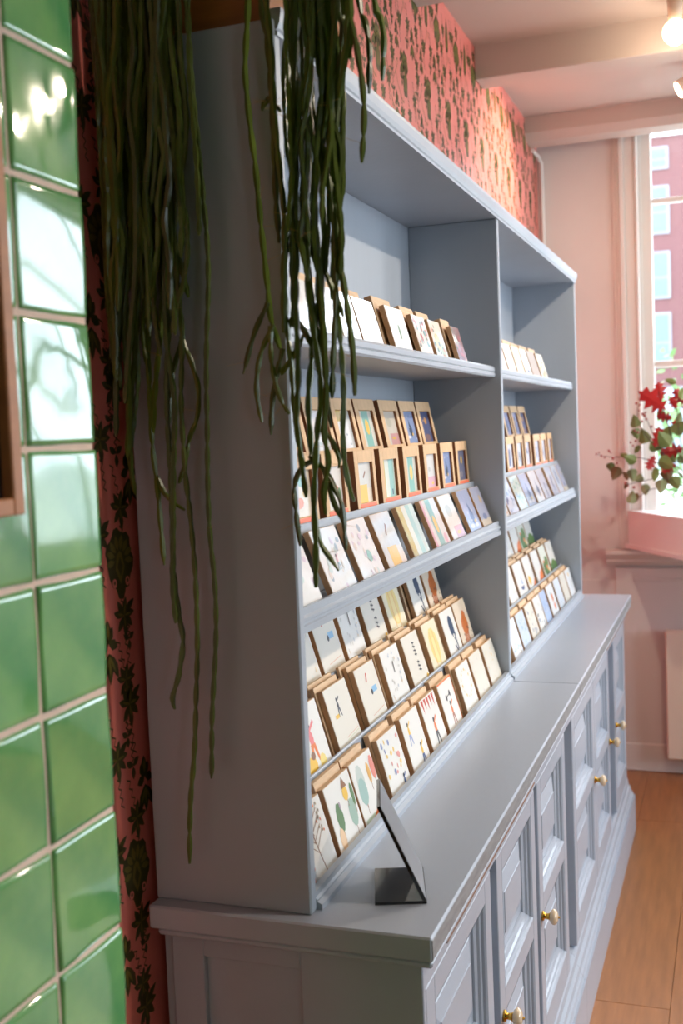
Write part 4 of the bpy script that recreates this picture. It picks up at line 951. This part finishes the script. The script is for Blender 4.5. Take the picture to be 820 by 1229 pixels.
# ------------------------------------------------------------------ lamps on the ceiling
WARM = (1.0, 0.84, 0.66)
LENS = mat('lamp_glow', (1, .85, .6, 1), 0.4, emit=((1, .80, .52, 1), 5.0)); LAMPW = mat('lamp_enamel', rgb(232, 206, 184), 0.35)
def globe_lamp(loc, label):
    r = tag(empty('globe_lamp', (loc[0], loc[1], CZ)), label, 'lamp', 'globe lamps on the ceiling')
    x, y, z = loc; b = MB(); n = 12
    b.tube([(x, y, z + .038 * math.cos(math.pi * k / n)) for k in range(n + 1)], [max(.0008, .038 * math.sin(math.pi * k / n)) for k in range(n + 1)], 20)
    o = b.build('bulb', LENS, r, smooth=True); unparent_offset(r, o)
    b = MB(); b.tube([(x, y, z + .036), (x, y, CZ)], [.02, .024], 14); o = b.build('socket', LAMPW, r, smooth=True); unparent_offset(r, o)
    d = bpy.data.lights.new('bulb_light', 'POINT'); d.energy = 2.0; d.color = WARM; d.shadow_soft_size = .04
    lo = bpy.data.objects.new('bulb_light', d); COL.objects.link(lo); lo.location = (x, y, z - .085)
def spot_lamp(loc, target, label, power):
    r = tag(empty('spot_lamp', (loc[0], loc[1], CZ)), label, 'lamp', 'spot lamps on the ceiling')
    p = Vector(loc); d = (Vector(target) - p).normalized()
    b = MB(); b.tube([p + d * .0, p + d * .001, p - d * .10, p - d * .105], [.030, .034, .034, .02], 22); o = b.build('lamp_housing', LAMPW, r, smooth=False); unparent_offset(r, o)
    b = MB(); b.tube([p + d * .0012, p + d * .0025], [.030, .030], 22); o = b.build('lamp_lens', LENS, r); unparent_offset(r, o)
    b = MB(); q = p - d * .07; b.tube([q, (q.x, q.y, CZ)], [.008, .008], 8); o = b.build('stem', LAMPW, r); unparent_offset(r, o)
    l = bpy.data.lights.new('spot_light', 'SPOT'); l.energy = power; l.color = WARM; l.spot_size = math.radians(75); l.spot_blend = .7; l.shadow_soft_size = .03
    lo = bpy.data.objects.new('spot_light', l); COL.objects.link(lo); lo.location = p + d * .012; lo.rotation_euler = d.to_track_quat('-Z', 'Y').to_euler()
globe_lamp((.633, 2.25, 2.714), 'glowing globe lamp beside the ceiling beam')
spot_lamp((.612, 2.95, 2.735), (-.02, 2.8, 2.4), 'tilted cylinder spot lamp aimed at the coral wallpaper', 45)
spot_lamp((1.75, 1.95, 2.66), (.2, 1.0, 1.2), 'cylinder spot lamp aimed at the middle of the hutch', 60)
spot_lamp((1.75, .3, 2.66), (.2, .45, 1.3), 'cylinder spot lamp aimed at the plant side of the hutch', 30)
spot_lamp((1.75, 2.95, 2.66), (.2, 2.2, 1.2), 'cylinder spot lamp aimed at the window side of the hutch', 40)
spot_lamp((.95, 1.75, 2.62), (.25, 3.6, 1.5), 'added unseen spot lamp brightening the far wall', 30)  # extra fill lamp out of view, added to lift the far wall

# ------------------------------------------------------------------ outside
b = MB(); b.box(-40, 40, YF + .5, 60, -.6, -.5, c=0)
tag(b.build('ground_outside', mat('pale_pavement', rgb(190, 190, 186), 0.8, 0.1, 1)), 'pale pavement outside the window', kind='structure')
bl = tag(empty('brick_building', (5, 45, -.5)), 'red brick apartment building across the street', 'building')
def blp(name, fn, m, parent=bl):
    b = MB(); fn(b); o = b.build(name, m, parent)
    if parent is bl: unparent_offset(bl, o)
    return o
BRICKM = mat('far_red_brick', rgb(100, 64, 64), 0.8, 0.12, 6, 0, stretch=(1, 1, 4))
blp('facade', lambda b: b.box(-6, 24, 45, 52, 2.8, 12.6, c=0), BRICKM)
blp('ground_floor', lambda b: b.box(-6.02, 24.02, 44.9, 52.02, -.5, 2.8, c=.02), mat('pale_render', rgb(130, 140, 150), 0.7))
blp('parapet', lambda b: b.box(-6.1, 24.1, 44.85, 52.1, 12.6, 13.0, c=.02), mat('pale_stone', rgb(226, 224, 220), 0.7))
PANEM = mat('far_window_pane', rgb(96, 116, 132), 0.3, spec=.3); FRM = mat('far_window_frame', rgb(130, 134, 140), 0.5)
for col_ in range(-2, 8):
    xr = -1.53 + 2.55 * col_
    for (z0, z1) in [(11.34, 12.2), (8.83, 10.7), (6.3, 8.15), (3.6, 5.75)]:
        w = blp('window', lambda b: b.box(xr - 1.25, xr, 44.93, 45.02, z0, z1, c=.01), FRM)
        mid = z0 + (z1 - z0) * .45
        blp('pane', lambda b: b.box(xr - 1.15, xr - .1, 44.9, 44.95, z0 + .1, mid - .04, c=0), PANEM, w)
        blp('pane', lambda b: b.box(xr - 1.15, xr - .1, 44.9, 44.95, mid + .04, z1 - .08, c=0), PANEM, w)
STRAP = mat('strap_leaf_green', rgb(104, 160, 70), 0.45, 0.2, 6, objvar=0.2)
for n_, (gx, gy, lab) in enumerate([(.62, 4.45, 'green strap leaved plant outside near the window stile'), (1.75, 4.7, 'green strap leaved plant outside further along the window')]):
    g = tag(empty('strap_leaf_plant', (gx, gy, -.5)), lab, 'plant', 'plants outside the window')
    b = MB(); b.tube([(0, 0, 0), (0, 0, 1.35)], [.03, .02], 8); b.build('trunk', TWIG, g)
    rg = random.Random(n_ + 4)
    for k in range(34):
        a = rg.uniform(0, 6.28); el = rg.uniform(.2, 1.3); ln = rg.uniform(.4, .7); b = MB(); z0 = 1.3 + rg.uniform(-.15, .05); pts = []
        for i in range(6):
            t = i / 5; pts.append((math.cos(a) * math.cos(el) * ln * t, math.sin(a) * math.cos(el) * ln * t, z0 + math.sin(el) * ln * t - .3 * t * t * ln))
        w = Vector((-math.sin(a), math.cos(a), 0)); ws = [.012, .02, .022, .018, .011, .002]
        for i in range(5):
            p_, q_ = Vector(pts[i]), Vector(pts[i + 1]); b.quad([p_ - w * ws[i], q_ - w * ws[i + 1], q_ + w * ws[i + 1], p_ + w * ws[i]])
        o = b.build('leaf', STRAP, g); md = o.modifiers.new('thickness', 'SOLIDIFY'); md.thickness = .002
tv = tag(empty('street_tree', (1.2, 7.5, -.5)), 'light green leafy tree standing outside the window', 'tree')
b = MB(); b.tube([(0, 0, 0), (.05, 0, 1.5), (-.85, .05, 2.2)], [.06, .05, .02], 8); b.build('trunk', TWIG, tv)
b = MB(); rg = random.Random(2)
for k in range(500):
    c_ = Vector((rg.gauss(-.9, .35), rg.gauss(0, .3), 1.95 + rg.gauss(0, .3))); d = Vector((rg.uniform(-1, 1), rg.uniform(-1, 1), rg.uniform(-1, .3))).normalized() * .09; w = d.orthogonal().normalized() * .025
    b.quad([c_, c_ + d * .5 + w, c_ + d, c_ + d * .5 - w])
o = b.build('foliage', mat('street_leaf', rgb(84, 116, 58), 0.5), tv); o['kind'] = 'stuff'
